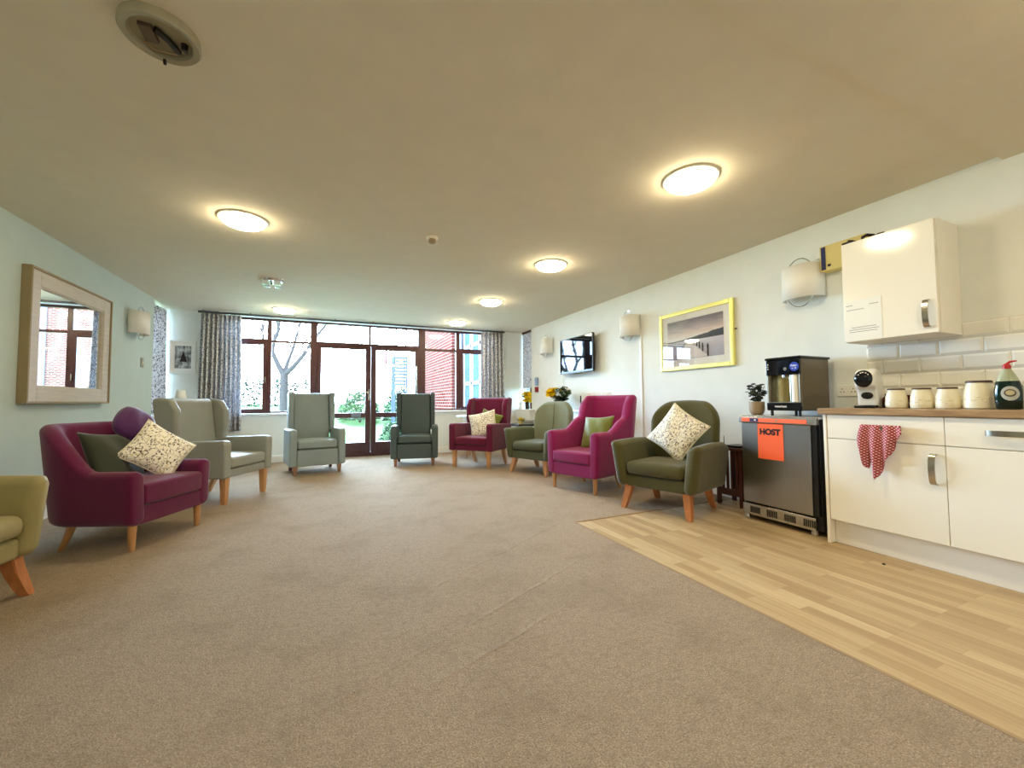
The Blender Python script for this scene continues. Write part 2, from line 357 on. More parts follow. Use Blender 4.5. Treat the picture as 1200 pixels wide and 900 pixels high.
for a0, a1, b0, b1 in ((-.22, .665, -.155, .575), (.67, 1.52, .76, 1.465)):
    b = B(); bar(b, a0, b0, .06, 1.98, 7.84); bar(b, b1, a1, .06, 1.98, 7.84); bar(b, b0, b1, .06, .25, 7.84); bar(b, b0, b1, .69, .78, 7.84); bar(b, b0, b1, 1.925, 1.98, 7.84)
    lf = obj('door_leaf', b, M['mahogany'], w); pane(lf, b0, b1, .25, .69, 7.84); pane(lf, b0, b1, .78, 1.925, 7.84)
    if a0 < 0:
        b = B(); box(b, .625, .65, 7.79, 7.805, 1.0, 1.2, .004); tube(b, [(.638, 7.80, 1.13), (.638, 7.76, 1.13), (.60, 7.755, 1.15), (.56, 7.755, 1.17)], .009)
        obj('door_handle', b, M['nickel'], lf)
        bxo('notice_sticker', (.34, .50, 7.80, 7.804, .705, .775), plain('pale_film', (120, 130, 140), .3), lf)
    else:
        b = B(); tube(b, [(1.49, 7.80, 1.05), (1.49, 7.765, 1.08), (1.49, 7.765, 1.62), (1.49, 7.80, 1.65)], .011); obj('door_handle', b, M['nickel'], lf)
# small side windows hidden behind the blinds
for k, (x, dn, s) in enumerate(((XL-.24, 'window_3', 'side window in the left wall behind a floral curtain'), (XR+.24, 'window_4', 'side window in the right wall behind a floral blind'))):
    w = thing(dn, s, 'window'); struct(w); b = B()
    y0 = 6.97 if k == 0 else 7.16
    box(b, x-.03, x+.03, y0, y0+.05, .8, 2.4, .005); box(b, x-.03, x+.03, YF-.05, YF, .8, 2.4, .005); box(b, x-.03, x+.03, y0+.05, YF-.05, .8, .85, .005); box(b, x-.03, x+.03, y0+.05, YF-.05, 2.35, 2.4, .005)
    obj('window_frame', b, M['mahogany'], w); bxo('pane', (x-.003, x+.003, y0+.05, YF-.05, .85, 2.35), M['glass'], w)

# ------------------------------------------------------------------ curtains
def curtain(name, label, p0, p1, z0, z1, folds, amp, flare=0, mat=None):
    p0 = Vector(p0); p1 = Vector(p1); d = (p1-p0); L = d.length; d.normalize(); nrm = Vector((-d.y, d.x))
    nu, nv = folds*10, 14; b = B(); g = []
    ph = [random.uniform(-.6, .6) for _ in range(folds+2)]
    for j in range(nv+1):
        v = j/nv; row = []
        for i in range(nu+1):
            u = i/nu; q = u*folds; k = int(q); fr = q-k
            pz = lerp(ph[k], ph[min(k+1, folds)], fr)
            a = amp*(1+.5*v)*math.sin(2*PI*q+pz*(.3+v))+.006*math.sin(7*PI*q)*v
            s = (u-.5)*L*(1+flare*v)+.5*L
            w = p0+d*s+nrm*a
            row.append(b.verts.new((w.x, w.y, z1+(z0-z1)*v)))
        g.append(row)
    for j in range(nv):
        for i in range(nu): b.faces.new((g[j][i], g[j][i+1], g[j+1][i+1], g[j+1][i]))
    o = obj(name, b, mat or M['curtain'], wn=False); s = o.modifiers.new('t', 'SOLIDIFY'); s.thickness = .003
    return tag(o, label, 'curtain')
curtain('curtain', 'gathered grey floral curtain left of the wide window', (-1.82, 7.56), (-1.30, 7.56), .53, 2.345, 9, .035, .10)
curtain('curtain', 'gathered grey floral curtain at the right end of the wide window', (2.71, 7.55), (3.19, 7.55), .35, 2.345, 6, .05, .08)
curtain('curtain', 'sliver of floral curtain in the side window by the small framed picture', (-2.27, 7.02), (-2.27, 7.6), .83, 2.36, 6, .025)
r = thing('curtain_track', 'dark curtain track along the ceiling over the wide window', 'curtain track')
bxo('rail', (-1.86, 3.22, 7.545, 7.575, 2.355, 2.385), plain('dark_rail', (62, 64, 74), .5), r, .004)
for i in range(9): x = -1.8+i*.62; bxo('bracket', (x-.012, x+.012, 7.55, 7.57, 2.384, 2.4), M['nickel'], r)
bl = thing('roman_blind', 'short floral roman blind above the yellow flowers in the right corner window', 'blind')
b = B()
for i in range(5):
    z = 2.36-i*.225; box(b, 3.655, 3.675, 7.18, 7.63, z-.225, z, .008)
obj('blind_cloth', b, M['curtain'], bl); bxo('headrail', (3.645, 3.69, 7.17, 7.64, 2.355, 2.395), M['darkwood'], bl, .004)

# ------------------------------------------------------------------ ceiling fixtures
def ceil_lamp():
    t = thing('ceiling_light', '', 'ceiling light'); b = B(); lathe(b, [(0, -.012), (.165, -.012), (.172, -.006), (.172, 0), (0, 0)]); obj('rim', b, M['rim'], t)
    b = B(); prof = [(.152*math.cos(a), -.012-.055*math.sin(a)) for a in [PI/2*i/8 for i in range(9)]]; lathe(b, prof); obj('diffuser', b, M['lamp'], t, wn=False)
    return t
lamps = [(2.12, 1.88, 'lit round ceiling light nearest the kitchen wall cabinet, largest of the lit ones'), (-.64, 3.70, 'lit round ceiling light over the left side, nearer the mirror'),
         (2.10, 3.68, 'lit round ceiling light second from the camera on the right'), (2.08, 5.38, 'lit round ceiling light third from the camera on the right'),
         (-.66, 7.05, 'lit round ceiling light close to the window, left of the patio doors'), (2.07, 7.05, 'lit round ceiling light close to the window, above the brick view'),
         (2.12, .1, 'lit round ceiling light behind the camera on the right'), (-.64, .1, 'lit round ceiling light behind the camera on the left'), (.74, -1.6, 'lit round ceiling light behind the camera in the middle')]
L0 = ceil_lamp()
for i, (x, y, lab) in enumerate(lamps):
    if i == 0: L0.location = (x, y, H); L0['label'] = lab; L0['group'] = 'round ceiling lights'
    else: dup(L0, (x, y, H if y > 1 else H-.03), 0, lab, 'round ceiling lights')
f = thing('open_light_fitting', 'unlit round ceiling light with its cover missing, top left', 'ceiling light', (-.615, 1.93, H)); f.scale = (.8, .8, .9)
greyrim = plain('greyish_rim', (158, 150, 124), .6, var=.1)
b = B(); lathe(b, [(.155, 0), (.158, -.03), (.15, -.04), (.125, -.036), (.118, -.012), (0, -.01)], n=48); obj('housing', b, greyrim, f)
b = B(); box(b, -.075, -.02, -.05, .05, -.03, -.01, .004); obj('ballast', b, plain('brown_part', (92, 74, 52), .6), f)
b = B(); tube(b, [(-.01, -.045, -.026), (.03, 0, -.03), (.05, .07, -.026)], .014); obj('lamp_tube', b, M['black'], f)
b = B(); lathe(b, [(0, -.04), (.014, -.04), (.016, -.01), (0, -.01)], (.085, .03, 0), 16); obj('lamp_holder', b, M['black'], f)
b = B(); tube(b, [(-.09, .06, -.02), (-.05, .09, -.03), (0, .085, -.03), (.05, .095, -.02)], .005, 6); obj('wire', b, M['terracotta'], f)
b = B(); box(b, -.03, -.018, .128, .142, -.058, -.036, .002); obj('clip', b, M['ink'], f)
f = thing('chrome_light_fitting', 'small unlit chrome and glass ceiling fitting near the left', 'ceiling light', (-.64, 5.42, H))
b = B(); lathe(b, [(0, -.03), (.10, -.03), (.115, -.02), (.12, 0), (0, 0)]); obj('base', b, M['chrome'], f)
for k in range(4):
    a = PI/4+k*PI/2; x, y = .085*math.cos(a), .085*math.sin(a); g = box(B(), x-.033, x+.033, y-.033, y+.033, -.075, -.028, .008); obj('glass_block', g, plain('frosted_glass', (225, 240, 245), .15), f)
f = thing('smoke_detector', 'small white smoke detector in the middle of the ceiling', 'smoke detector', (.795, 3.47, H))
b = B(); lathe(b, [(.05, 0), (.05, -.012), (.042, -.02), (0, -.02)]); obj('base', b, M['rim'], f)
b = B(); lathe(b, [(.03, -.02), (.032, -.034), (.026, -.05), (.012, -.054), (0, -.054)]); obj('sensor', b, M['terracotta'], f)

# ------------------------------------------------------------------ wall lamps
def wall_lamp():
    """mounted on a wall at x=0, projecting towards -X"""
    t = thing('wall_lamp', '', 'wall light'); b = B(); box(b, -.02, 0, -.05, .05, -.07, .07, .006); obj('back_plate', b, M['whiteplastic'], t)
    n = 20; pr = [(-.02-.15*math.sin(PI*i/n)**.8 if 0 < i < n else -.02, .155*math.cos(PI*i/n)) for i in range(n+1)]
    b = B(); vi = [(b.verts.new((x, y, .135)), b.verts.new((x, y, -.135))) for x, y in pr]
    for p, q in zip(vi, vi[1:]): b.faces.new((p[0], q[0], q[1], p[1]))
    o = obj('shade', b, M['shade'], t, wn=False); s = o.modifiers.new('t', 'SOLIDIFY'); s.thickness = .004
    b = B(); tube(b, [(-.09, .125*math.cos(2*PI*i/36), .20*math.sin(2*PI*i/36)) for i in range(37)], .004, 6, False); obj('wire_hoop', b, M['chrome'], t)
    b = B(); tube(b, [(-.02, 0, 0), (-.09, 0, 0)], .012, 10); tube(b, [(-.09, -.12, 0), (-.09, .12, 0)], .004, 6); obj('arm', b, M['chrome'], t)
    b = B(); lathe(b, [(0, -.06), (.02, -.055), (.028, -.03), (.02, .0), (.012, .02), (0, .02)], (-.09, 0, 0), 16); obj('bulb', b, M['whiteplastic'], t)
    return t
WLg = 'half-drum wall lights'
wl = wall_lamp(); wl.location = (XR, 2.06, 1.925); wl['label'] = 'white half-drum wall light beside the kitchen wall cabinet'; wl['group'] = WLg
dup(wl, (XR, 4.19, 1.93), 0, 'white half-drum wall light between the gold framed picture and the television', WLg)
dup(wl, (XR, 6.42, 1.95), 0, 'white half-drum wall light to the left of the television', WLg)
dup(wl, (XL, 6.3, 1.94), PI, 'white half-drum wall light right of the big mirror', WLg)

# ------------------------------------------------------------------ wall things
m = thing('wall_mirror', 'large mirror in a wide limed wood frame on the left wall', 'mirror', (XL, 0, 0))
def ringframe(x0, x1, ya, yb, za, zb, wd, bev=.006):
    b = B(); box(b, x0, x1, ya, ya+wd, za, zb, bev); box(b, x0, x1, yb-wd, yb, za, zb, bev); box(b, x0, x1, ya+wd, yb-wd, zb-wd, zb, bev); box(b, x0, x1, ya+wd, yb-wd, za, za+wd, bev); return b
obj('frame', ringframe(.0, .05, 4.40, 5.66, .985, 2.045, .125), M['limedwood'], m)
obj('outer_lip', ringframe(.0, .062, 4.385, 5.675, .97, 2.06, .02, .004), M['frame_side'], m)
obj('inner_lip', ringframe(.02, .04, 4.51, 5.55, 1.10, 1.93, .02, .003), M['limedwood'], m)
bxo('glass', (.01, .026, 4.52, 5.54, 1.11, 1.92), M['mirror'], m)
p = thing('framed_picture', 'landscape photo of a jetty and dark hills in a pale gold frame', 'picture', (XR, 0, 0))
obj('frame', ringframe(-.03, -.002, 2.72, 3.70, 1.30, 1.97, .045, .006), M['yellowframe'], p)
bxo('mount', (-.016, -.004, 2.76, 3.66, 1.34, 1.93), M['mat'], p)
def landscape():
    t = NT('jetty_print'); tc = t.add('ShaderNodeTexCoord'); s = t.add('ShaderNodeSeparateXYZ', {0: tc.outputs['Generated']})
    y, z = s.outputs[1], s.outputs[2]                       # y: 0 right of print, 1 left
    n = t.noise(t.add('ShaderNodeCombineXYZ', {0: t.math('MULTIPLY', y, 2.), 1: t.math('MULTIPLY', z, 9.)}).outputs[0], 2, 4).outputs[0]
    sky = t.ramp(t.math('ADD', z, t.math('MULTIPLY', t.math('SUBTRACT', n, .5), .25)), [(.5, srgb(236, 230, 228)), (.64, srgb(226, 204, 194)), (.8, srgb(178, 160, 164)), (.95, srgb(122, 116, 126))])
    water = t.ramp(z, [(0, srgb(168, 160, 172)), (.45, srgb(208, 202, 212))])
    col = t.mix(t.math('GREATER_THAN', z, .47), water, sky)
    ridge = t.math('ADD', .47, t.math('MULTIPLY', t.math('POWER', t.math('SUBTRACT', 1., y), 1.5), t.math('ADD', .17, t.math('MULTIPLY', t.math('SUBTRACT', t.noise(t.add('ShaderNodeCombineXYZ', {0: y}).outputs[0], 9, 3).outputs[0], .5), .12))))
    hill = t.math('MULTIPLY', t.math('GREATER_THAN', z, .455), t.math('LESS_THAN', z, ridge))
    return t.pbr(t.mix(hill, col, srgb(46, 46, 58)), .6)
pr = bxo('print', (-.018, -.015, 2.84, 3.58, 1.42, 1.86), landscape(), p)
jet = B(); v = [jet.verts.new((-.019, yy, zz)) for yy, zz in ((3.02, 1.425), (3.45, 1.425), (3.31, 1.60), (3.25, 1.60))]; jet.faces.new(v)
o = obj('jetty', jet, plain('jetty_boards', (226, 218, 214), .7), pr, smooth=False)
b = B(); b2 = B()
for k in range(6):
    f_ = k/5; y = lerp(3.03, 3.23, f_**.7); z = lerp(1.45, 1.60, f_**.7); hh = lerp(.13, .03, f_**.6); box(b, -.021, -.018, y-.009*(1-.6*f_), y+.009*(1-.6*f_), z-hh*.2, z+hh*.8)
    y = lerp(3.44, 3.30, f_**.7); box(b2, -.021, -.018, y-.005*(1-.6*f_), y+.005*(1-.6*f_), z, z+hh*.6)
obj('jetty_posts', b, M['ink'], pr, smooth=False); obj('jetty_posts', b2, M['ink'], pr, smooth=False)
bxo('glass', (-.026, -.0235, 2.765, 3.655, 1.345, 1.925), glassmat('picture_glass', WHITE, .5), p)
b = B(); tube(b, [(-.01, 2.70, 1.66), (-.01, 2.735, 1.66)], .006, 6); obj('hook', b, M['black'], p)
p = thing('framed_picture', 'small black and white print in a white frame on the far wall corner', 'picture', (0, YF, 0))
b = B(); x0, x1, z0, z1 = -2.22, -1.89, 1.42, 1.92; wd = .03
box(b, x0, x0+wd, -.03, 0, z0, z1, .004); box(b, x1-wd, x1, -.03, 0, z0, z1, .004); box(b, x0+wd, x1-wd, -.03, 0, z0, z0+wd, .004); box(b, x0+wd, x1-wd, -.03, 0, z1-wd, z1, .004)
obj('frame', b, M['gloss_white'], p); bxo('mount', (x0+wd, x1-wd, -.012, -.002, z0+wd, z1-wd), M['mat'], p)
def bw():
    t = NT('tree_print'); c = t.coord('Generated'); n = t.noise(c, 3.2, 4, .7).outputs[0]; g = t.add('ShaderNodeTexGradient', {0: t.coord('Generated', (2, 2, 2))}, gradient_type='SPHERICAL').outputs[1]
    return t.pbr(t.ramp(n, [(.38, srgb(70, 72, 76)), (.5, srgb(140, 142, 140)), (.62, srgb(205, 208, 204))]), .6)
pr = bxo('print', (-2.15, -1.95, -.016, -.012, 1.50, 1.84), bw(), p)
b = B(); v = [b.verts.new(q) for q in ((-2.09, -.018, 1.60), (-2.0, -.018, 1.60), (-2.045, -.018, 1.76))]; b.faces.new(v); obj('dark_shape', b, M['ink'], pr, smooth=False)
tv = thing('television', 'slim black wall-mounted television reflecting the window', 'television', (0, 0, 0))
bxo('casing', (3.505, 3.54, 4.935, 5.87, 1.405, 1.975), M['black'], tv, .006)
bxo('screen', (3.5, 3.507, 4.955, 5.85, 1.44, 1.958), M['screen'], tv)
bxo('wall_bracket', (3.54, XR, 5.2, 5.6, 1.55, 1.85), M['black'], tv, .01)
b = B(); tube(b, [(3.6, 5.93-.25*math.sin(PI*i/10)*0-.3+.3*math.cos(PI*i/10), 1.405-.05*math.sin(PI*i/10)) for i in range(11)], .005, 6); tube(b, [(3.6, 5.9, 1.405), (3.605, 5.94, 1.3), (3.61, 5.94, .5)], .006, 6); obj('cable', b, M['whiteplastic'], tv)
s = thing('light_switch', 'small wall switch on the left wall below the wall light', 'switch', (XL, 6.62, 1.49)); bxo('plate', (0, .01, -.04, .04, -.06, .06), plain('grey_switch', (150, 150, 140), .4), s, .003); bxo('rocker', (.01, .016, -.012, .012, -.02, .02), M['rim'], s, .002)
s = thing('socket_outlet', 'cream double socket behind the white coffee machine', 'socket', (XR, 1.79, 1.025)); bxo('plate', (-.01, 0, -.073, .073, -.043, .043), M['whiteplastic'], s, .003)
for y in (-.036, .036):
    b = B()
    for dy, dz in ((0, .014), (-.011, -.008), (.011, -.008)): box(b, -.012, -.009, y+dy-.003, y+dy+.003, dz-.004, dz+.004)
    obj('pin_holes', b, M['black'], s, smooth=False)
s = thing('soap_dispenser', 'small blue and red wall device at the far end of the right wall', 'wall device', (XR, 6.90, 1.16)); bxo('body', (-.05, 0, -.04, .04, .10, .26), plain('pale_blue_plastic', (150, 176, 214), .4), s, .012); bxo('red_base', (-.05, 0, -.04, .04, -.02, .08), plain('dull_red', (150, 40, 44), .5), s, .01); bxo('neck', (-.03, 0, -.025, .025, .07, .11), M['whiteplastic'], s, .006)
tag(bxo('cable_trunking', (XR-.014, XR, 4.03, 4.06, .12, 1.86), M['whiteplastic'], None, .003), 'thin white trunking running down the wall under the middle wall light', 'trunking')
s = thing('wall_chart', 'cream card with a navy stripe fixed high beside the wall cabinet', 'card', (0, 0, 0))
bxo('card', (3.53, XR, 1.60, 1.905, 1.965, 2.165), M['kraft'], s, .006); bxo('navy_stripe', (3.526, 3.531, 1.862, 1.892, 1.975, 2.155), M['navy'], s)
bxo('dark_mark', (3.526, 3.531, 1.828, 1.848, 1.995, 2.012), M['ink'], s)
tag(bxo('cable_junction', (3.57, XR, 1.915, 1.96, 2.09, 2.15), M['whiteplastic'], None, .006), 'small white junction box between the wall light and the cream card', 'junction box')
b = B(); pts = [(3.36+.03*math.sin(i*1.7), 1.66-.022*i, 2.072+.012*math.sin(i*1.1)) for i in range(12)]; tube(b, pts, .010, 8); tag(obj('black_cable', b, M['ink']), 'dark cable lying on top of the wall cabinet', 'cable')

# ------------------------------------------------------------------ kitchen
XF = 3.073
def bow(vertical, c, L, proj=.035, wdt=.014, mat='nickel'):
    """flat bow handle in front of plane x=c.x"""
    b = B(); n = 18; rings = []
    for i in range(n+1):
        a = PI*i/n; s = -math.cos(a)*L/2; o = -proj*math.sin(a)**.55
        for_ = []
        t = .0035
        ds, do = (t*math.cos(a), t*math.sin(a))
        for (w_, k) in ((-wdt, 1), (wdt, 1), (wdt, -1), (-wdt, -1)):
            x = c[0]+o-do*k; q = s-ds*k*(1)
            for_.append((x, c[1]+w_, c[2]+q) if vertical else (x, c[1]+q, c[2]+w_))
        rings.append(for_)
    loft(b, rings); return b
def base_unit(name, label, y0, y1, dh, door_handle):
    t = thing(name, label, 'kitchen cabinet'); W = y1-y0
    bxo('carcass', (XF+.02, XR-.005, y0+.002, y1-.002, .155, .858), M['cabinet_in'], t)
    d = bxo('door', (XF, XF+.02, y0+.0015, y1-.0015, .161, .698), M['cabinet'], t, .0015, 1)
    obj('handle', bow(True, (XF, door_handle, .567), .165), M['nickel'], d)
    w = bxo('drawer', (XF, XF+.02, y0+.0015, y1-.0015, .702, .857), M['cabinet'], t, .0015, 1)
    obj('handle', bow(False, (XF, dh, .783), .18), M['nickel'], w)
    bxo('plinth', (XF+.055, XF+.07, y0, y1, 0, .153), M['plinth'], t)
    return t
base_unit('base_cabinet', 'cream gloss base cabinet with the red tea towel hanging on it', 1.077, 1.655, 1.355, 1.125)
base_unit('base_cabinet', 'cream gloss base cabinet at the right edge of the picture', .49, 1.077, .83, .53)
tag(bxo('end_panel', (XF-.003, XR-.005, 1.657, 1.676, 0, .858), M['cabinet_in'], None, .002), 'narrow cream end panel between fridge and base cabinets', 'end panel')
tag(bxo('worktop', (XF-.02, XR-.002, .45, 1.70, .86, .90), M['worktop'], None, .004), 'wood effect kitchen worktop with jars on it', 'worktop')
# bevelled tiles
t = thing('tiled_splashback', 'white bevelled brick tiles on the wall above the worktop', 'tiles'); t['kind'] = 'structure'
b = B(); box(b, XR-.008, XR-.001, .45, 1.66, .905, 1.437); obj('grout', b, M['grout'], t, smooth=False)
b = B()
for r_ in range(6):
    z0 = max(.905, .837+r_*.1+.002); z1 = .837+r_*.1+.098; off = .104 if r_ % 2 else .011; y = 1.66+off
    while y > .45:
        ya, yb = max(.45, y-.198), min(1.66, y)
        if yb-ya > .015:
            o_ = [(XR-.008, ya, z0), (XR-.008, yb, z0), (XR-.008, yb, z1), (XR-.008, ya, z1)]
            k = .014; i_ = [(XR-.017, ya+k*.8, z0+k), (XR-.017, yb-k*.8, z0+k), (XR-.017, yb-k*.8, z1-k), (XR-.017, ya+k*.8, z1-k)]
            if yb-ya > .04:
                vo = [b.verts.new(q) for q in o_]; vi = [b.verts.new(q) for q in i_]
                b.faces.new(vi)
                for q in range(4): b.faces.new((vo[q], vo[(q+1) % 4], vi[(q+1) % 4], vi[q]))
        y -= .2
obj('tiles', b, M['tile'], t, smooth=False)
# wall cabinet
t = thing('wall_cabinet', 'cream gloss wall cabinet with a paper notice on its door', 'kitchen cabinet')
CX = 3.32
bxo('carcass', (CX+.021, XR-.002, 1.158, 1.652, 1.357, 2.06), M['cabinet_in'], t, .0015, 1)
d = bxo('door', (CX, CX+.019, 1.164, 1.650, 1.360, 2.058), M['cabinet'], t, .0015, 1)
obj('handle', bow(True, (CX, 1.21, 1.48), .165), M['nickel'], d)
n_ = thing('paper_notice', 'white printed notice sheet stuck on the wall cabinet door', 'notice')
bxo('sheet', (CX-.002, CX-.0006, 1.434, 1.645, 1.366, 1.645), M['paper'], n_)
b = B()
for yy, w_, z in ((1.615, .04, 1.612), (1.475, .05, 1.604), (1.58, .10, 1.58), (1.535, .14, 1.455), (1.535, .17, 1.44), (1.54, .16, 1.425)): box(b, CX-.0026, CX-.002, yy-w_/2, yy+w_/2, z-.002, z+.002)
obj('printed_lines', b, M['greyink'], n_, smooth=False)
# fridge
t = thing('fridge', 'small steel undercounter fridge with an orange control strip', 'fridge')
FX, FY0, FY1 = 3.12, 1.745, 2.33
bxo('body', (FX+.035, XR-.02, FY0, FY1, .03, .825), M['black'], t, .004)
bxo('top_panel', (FX+.01, XR-.02, FY0-.01, FY1+.01, .815, .836), M['steelv'], t, .004)
d = bxo('door', (FX, FX+.035, FY0+.045, FY1-.01, .135, .775), M['steel'], t, .006)
bxo('door_seal', (FX+.012, FX+.036, FY0+.01, FY0+.043, .135, .775), M['black'], t)
cp = bxo('control_panel', (FX-.008, FX+.035, FY0+.0, FY1+.005, .777, .825), M['steelv'], t, .005)
bxo('orange_strip', (FX-.011, FX-.007, FY0+.06, FY1-.02, .784, .815), M['orange'], cp, .002)
bxo('display', (FX-.013, FX-.010, 2.165, 2.235, .786, .813), M['navy'], cp); bxo('digits', (FX-.0145, FX-.0128, 2.182, 2.197, .794, .804), M['petalwhite'], cp)
b = B(); lathe(b, [(0, 0), (.009, 0), (.009, .003), (0, .003)], n=16); o = obj('lock', b, M['terracotta'], cp, loc=(FX-.011, 2.02, .8)); o.rotation_euler = (0, -PI/2, 0)
gr = bxo('vent_panel', (FX-.002, FX+.03, FY0+.03, FY1-.005, .035, .125), M['steelv'], t, .004)
for g in range(4):
    b = B()
    for k in range(6): y = FY1-.075-g*.135-k*.014; box(b, FX-.0045, FX, y-.004, y+.004, .055, .105)
    obj('slots', b, M['darkgap'], gr, smooth=False)
for y in (FY0+.05, FY1-.03):
    b = B(); lathe(b, [(0, 0), (.022, 0), (.024, .012), (.018, .04), (.018, .06), (0, .06)], (FX+.02, y, 0), 16); obj('foot', b, M['steelv'], t)
for y in (FY0+.06, FY1-.05):
    b = B(); lathe(b, [(0, 0), (.022, 0), (.024, .012), (.018, .03), (0, .03)], (XR-.08, y, 0), 16); obj('foot', b, M['steelv'], t)
s = thing('orange_sign', 'orange paper sign with a black word stuck to the fridge door', 'sign')
bxo('paper', (FX-.0025, FX-.0008, 1.978, 2.178, .497, .772), M['orangepaper'], s)
text('word', 'HOST', .062, M['ink'], s, (FX-.0032, 2.08, .708), FACE_NX, .0004, .0035)
# plant on the fridge
t = thing('potted_plant', 'small dark-leaved plant in a taupe pot on the fridge', 'plant', (3.30, 2.395-.09, .836))
b = B(); lathe(b, [(0, 0), (.035, 0), (.05, .012), (.058, .04), (.058, .11), (.053, .11), (.052, .09), (0, .09)]); obj('pot', b, M['terracotta'], t)
def leafcloud(n, c, rx, ry, rz, size, stem=None, droop=0, shape=None):
    b = B()
    for _ in range(n):
        while True:
            p = Vector((random.uniform(-1, 1), random.uniform(-1, 1), random.uniform(-1, 1)))
            if p.length <= 1: break
        q = Vector((c[0]+p.x*rx, c[1]+p.y*ry, c[2]+p.z*rz)); a = Matrix.Rotation(random.uniform(0, 2*PI), 3, 'Z') @ Matrix.Rotation(random.uniform(-1.2, 1.2), 3, 'X')
        s = size*random.uniform(.6, 1.2)
        pts = [(-s, 0, 0), (-.3*s, .45*s, .1*s), (.6*s, .4*s, .05*s), (s, 0, -.1*s), (.6*s, -.4*s, .05*s), (-.3*s, -.45*s, .1*s)]
        b.faces.new([b.verts.new(q+a@Vector(w)) for w in pts])
    return b
obj('foliage', leafcloud(150, (0, 0, .19), .07, .075, .08, .023), M['leafdark'], t, smooth=False)
b = B()
for k in range(7):
    a = k*.9; tube(b, [(0.01*math.cos(a), .01*math.sin(a), .09), (.03*math.cos(a), .03*math.sin(a), .16), (.06*math.cos(a), .06*math.sin(a), .24)], .002, 5)
obj('stems', b, M['leafdark'], t)
# water dispenser
t = thing('water_dispenser', 'black fronted countertop water dispenser with taupe sides on the fridge', 'water dispenser')
DX, D0, D1 = 3.2, 1.885, 2.155
bxo('side_panel', (DX+.012, 3.56, D0, D0+.03, .875, 1.275), M['taupe'], t, .012); bxo('side_panel', (DX+.012, 3.56, D1-.03, D1, .875, 1.275), M['taupe'], t, .012)
bxo('back_body', (3.33, 3.555, D0+.03, D1-.03, .88, 1.27), M['taupe'], t)
bxo('top_lid', (DX-.002, 3.575, D0-.004, D1+.004, 1.272, 1.292), M['blackgloss'], t, .008, 3)
h_ = bxo('control_head', (DX, 3.33, D0+.004, D1-.004, 1.152, 1.272), M['blackgloss'], t, .008, 3)
b = B(); lathe(b, [(0, 0), (.034, 0), (.034, .0016), (0, .0016)], n=32); st = obj('sticker', b, M['blue'], h_, loc=(DX-.0005, 1.93, 1.212)); st.rotation_euler = (0, -PI/2, 0)
text('sticker_text', 'Fridge', .019, M['petalwhite'], h_, (DX-.0026, 1.93, 1.219), FACE_NX, .0003, .0006); text('sticker_text', '5 - 10', .013, M['petalwhite'], h_, (DX-.0026, 1.93, 1.199), FACE_NX, .0003, .0004)
b = B(); lathe(b, [(0, 0), (.012, 0), (.012, .006), (0, .007)], n=20); kb = obj('button', b, M['chrome'], h_, loc=(DX, 1.995, 1.197)); kb.rotation_euler = (0, -PI/2, 0)
b = B()
for k in range(3): box(b, DX-.001, DX+.001, 2.128, 2.136, 1.20+k*.018, 1.207+k*.018)
obj('indicator', b, M['petalwhite'], h_, smooth=False)
bs = bxo('drip_base', (DX, 3.33, D0+.004, D1-.004, .875, .937), M['blackgloss'], t, .006)
text('logo', 'waterlogic', .022, M['petalwhite'], bs, (DX-.0012, 2.04, .908), FACE_NX, .0003, .0004)
bxo('drip_grille', (DX+.01, 3.32, D0+.02, D1-.02, .937, .941), M['steelv'], t)
rec = B(); n = 16; pts = [(3.325-.0*i, D0+.032+(D1-D0-.064)*i/n) for i in range(n+1)]
rec = B(); vi = [(rec.verts.new((3.235+.09*math.sin(PI*i/n)**.6, D0+.031+(D1-D0-.062)*i/n, .94)), rec.verts.new((3.235+.09*math.sin(PI*i/n)**.6, D0+.031+(D1-D0-.062)*i/n, 1.152))) for i in range(n+1)]
for p_, q_ in zip(vi, vi[1:]): rec.faces.new((p_[0], q_[0], q_[1], p_[1]))
obj('splash_panel', rec, brushed('bronze_panel', (178, 156, 104), .25, (30, 30, 1)), t, wn=False)
b = B(); tube(b, [(3.235, 1.945, .942), (3.235, 1.945, 1.15)], .026, 20); obj('white_reflection', b, M['whiteplastic'], t)  # white reflection in the curved recess, built as a solid tube
b = B(); tube(b, [(3.25, 1.985, .942), (3.25, 1.985, 1.15)], .012, 16); obj('silver_reflection', b, M['chrome'], t)  # silver strip reflected in the recess, modelled as a chrome rod
b = B(); tube(b, [(3.235, 2.03, 1.155), (3.235, 2.03, 1.135)], .012, 14); obj('nozzle', b, M['chrome'], t)
for x in (3.225, 3.53):
    for y in (D0+.03, D1-.03):
        b = B(); tube(b, [(x, y, .836), (x, y, .878)], .011, 12); obj('foot', b, M['black'], t)
# coffee machine
t = thing('coffee_machine', 'compact white capsule coffee machine with a black round front on the worktop', 'coffee machine', (3.36, 1.545, .90), R(12))
b = B(); prism(b, [(-.02, .0), (.13, .0), (.135, .10), (.12, .22), (.06, .265), (-.03, .265), (-.085, .235), (-.095, .19), (-.085, .145), (-.045, .125), (-.03, .08), (-.03, .03)], -.055, .055, 'Y', .018, 4)
obj('body', b, M['whiteplastic'], t, angle=70)
b = B(); prism(b, [(-.115, 0), (-.02, 0), (-.02, .02), (-.115, .02)], -.055, .055, 'Y', .006, 3); obj('drip_tray', b, M['blackgloss'], t)
b = B(); n = 24
rings = [[(-.088-.022*math.cos(ph), .05*math.sin(ph)*math.cos(2*PI*i/n)+.004, .197+.058*math.sin(ph)*math.sin(2*PI*i/n)) for i in range(n)] for ph in [PI/2*(1-k/6)*1+.001 for k in range(7)]]
loft(b, rings); obj('front_panel', b, M['blackgloss'], t, wn=False)
b = B()
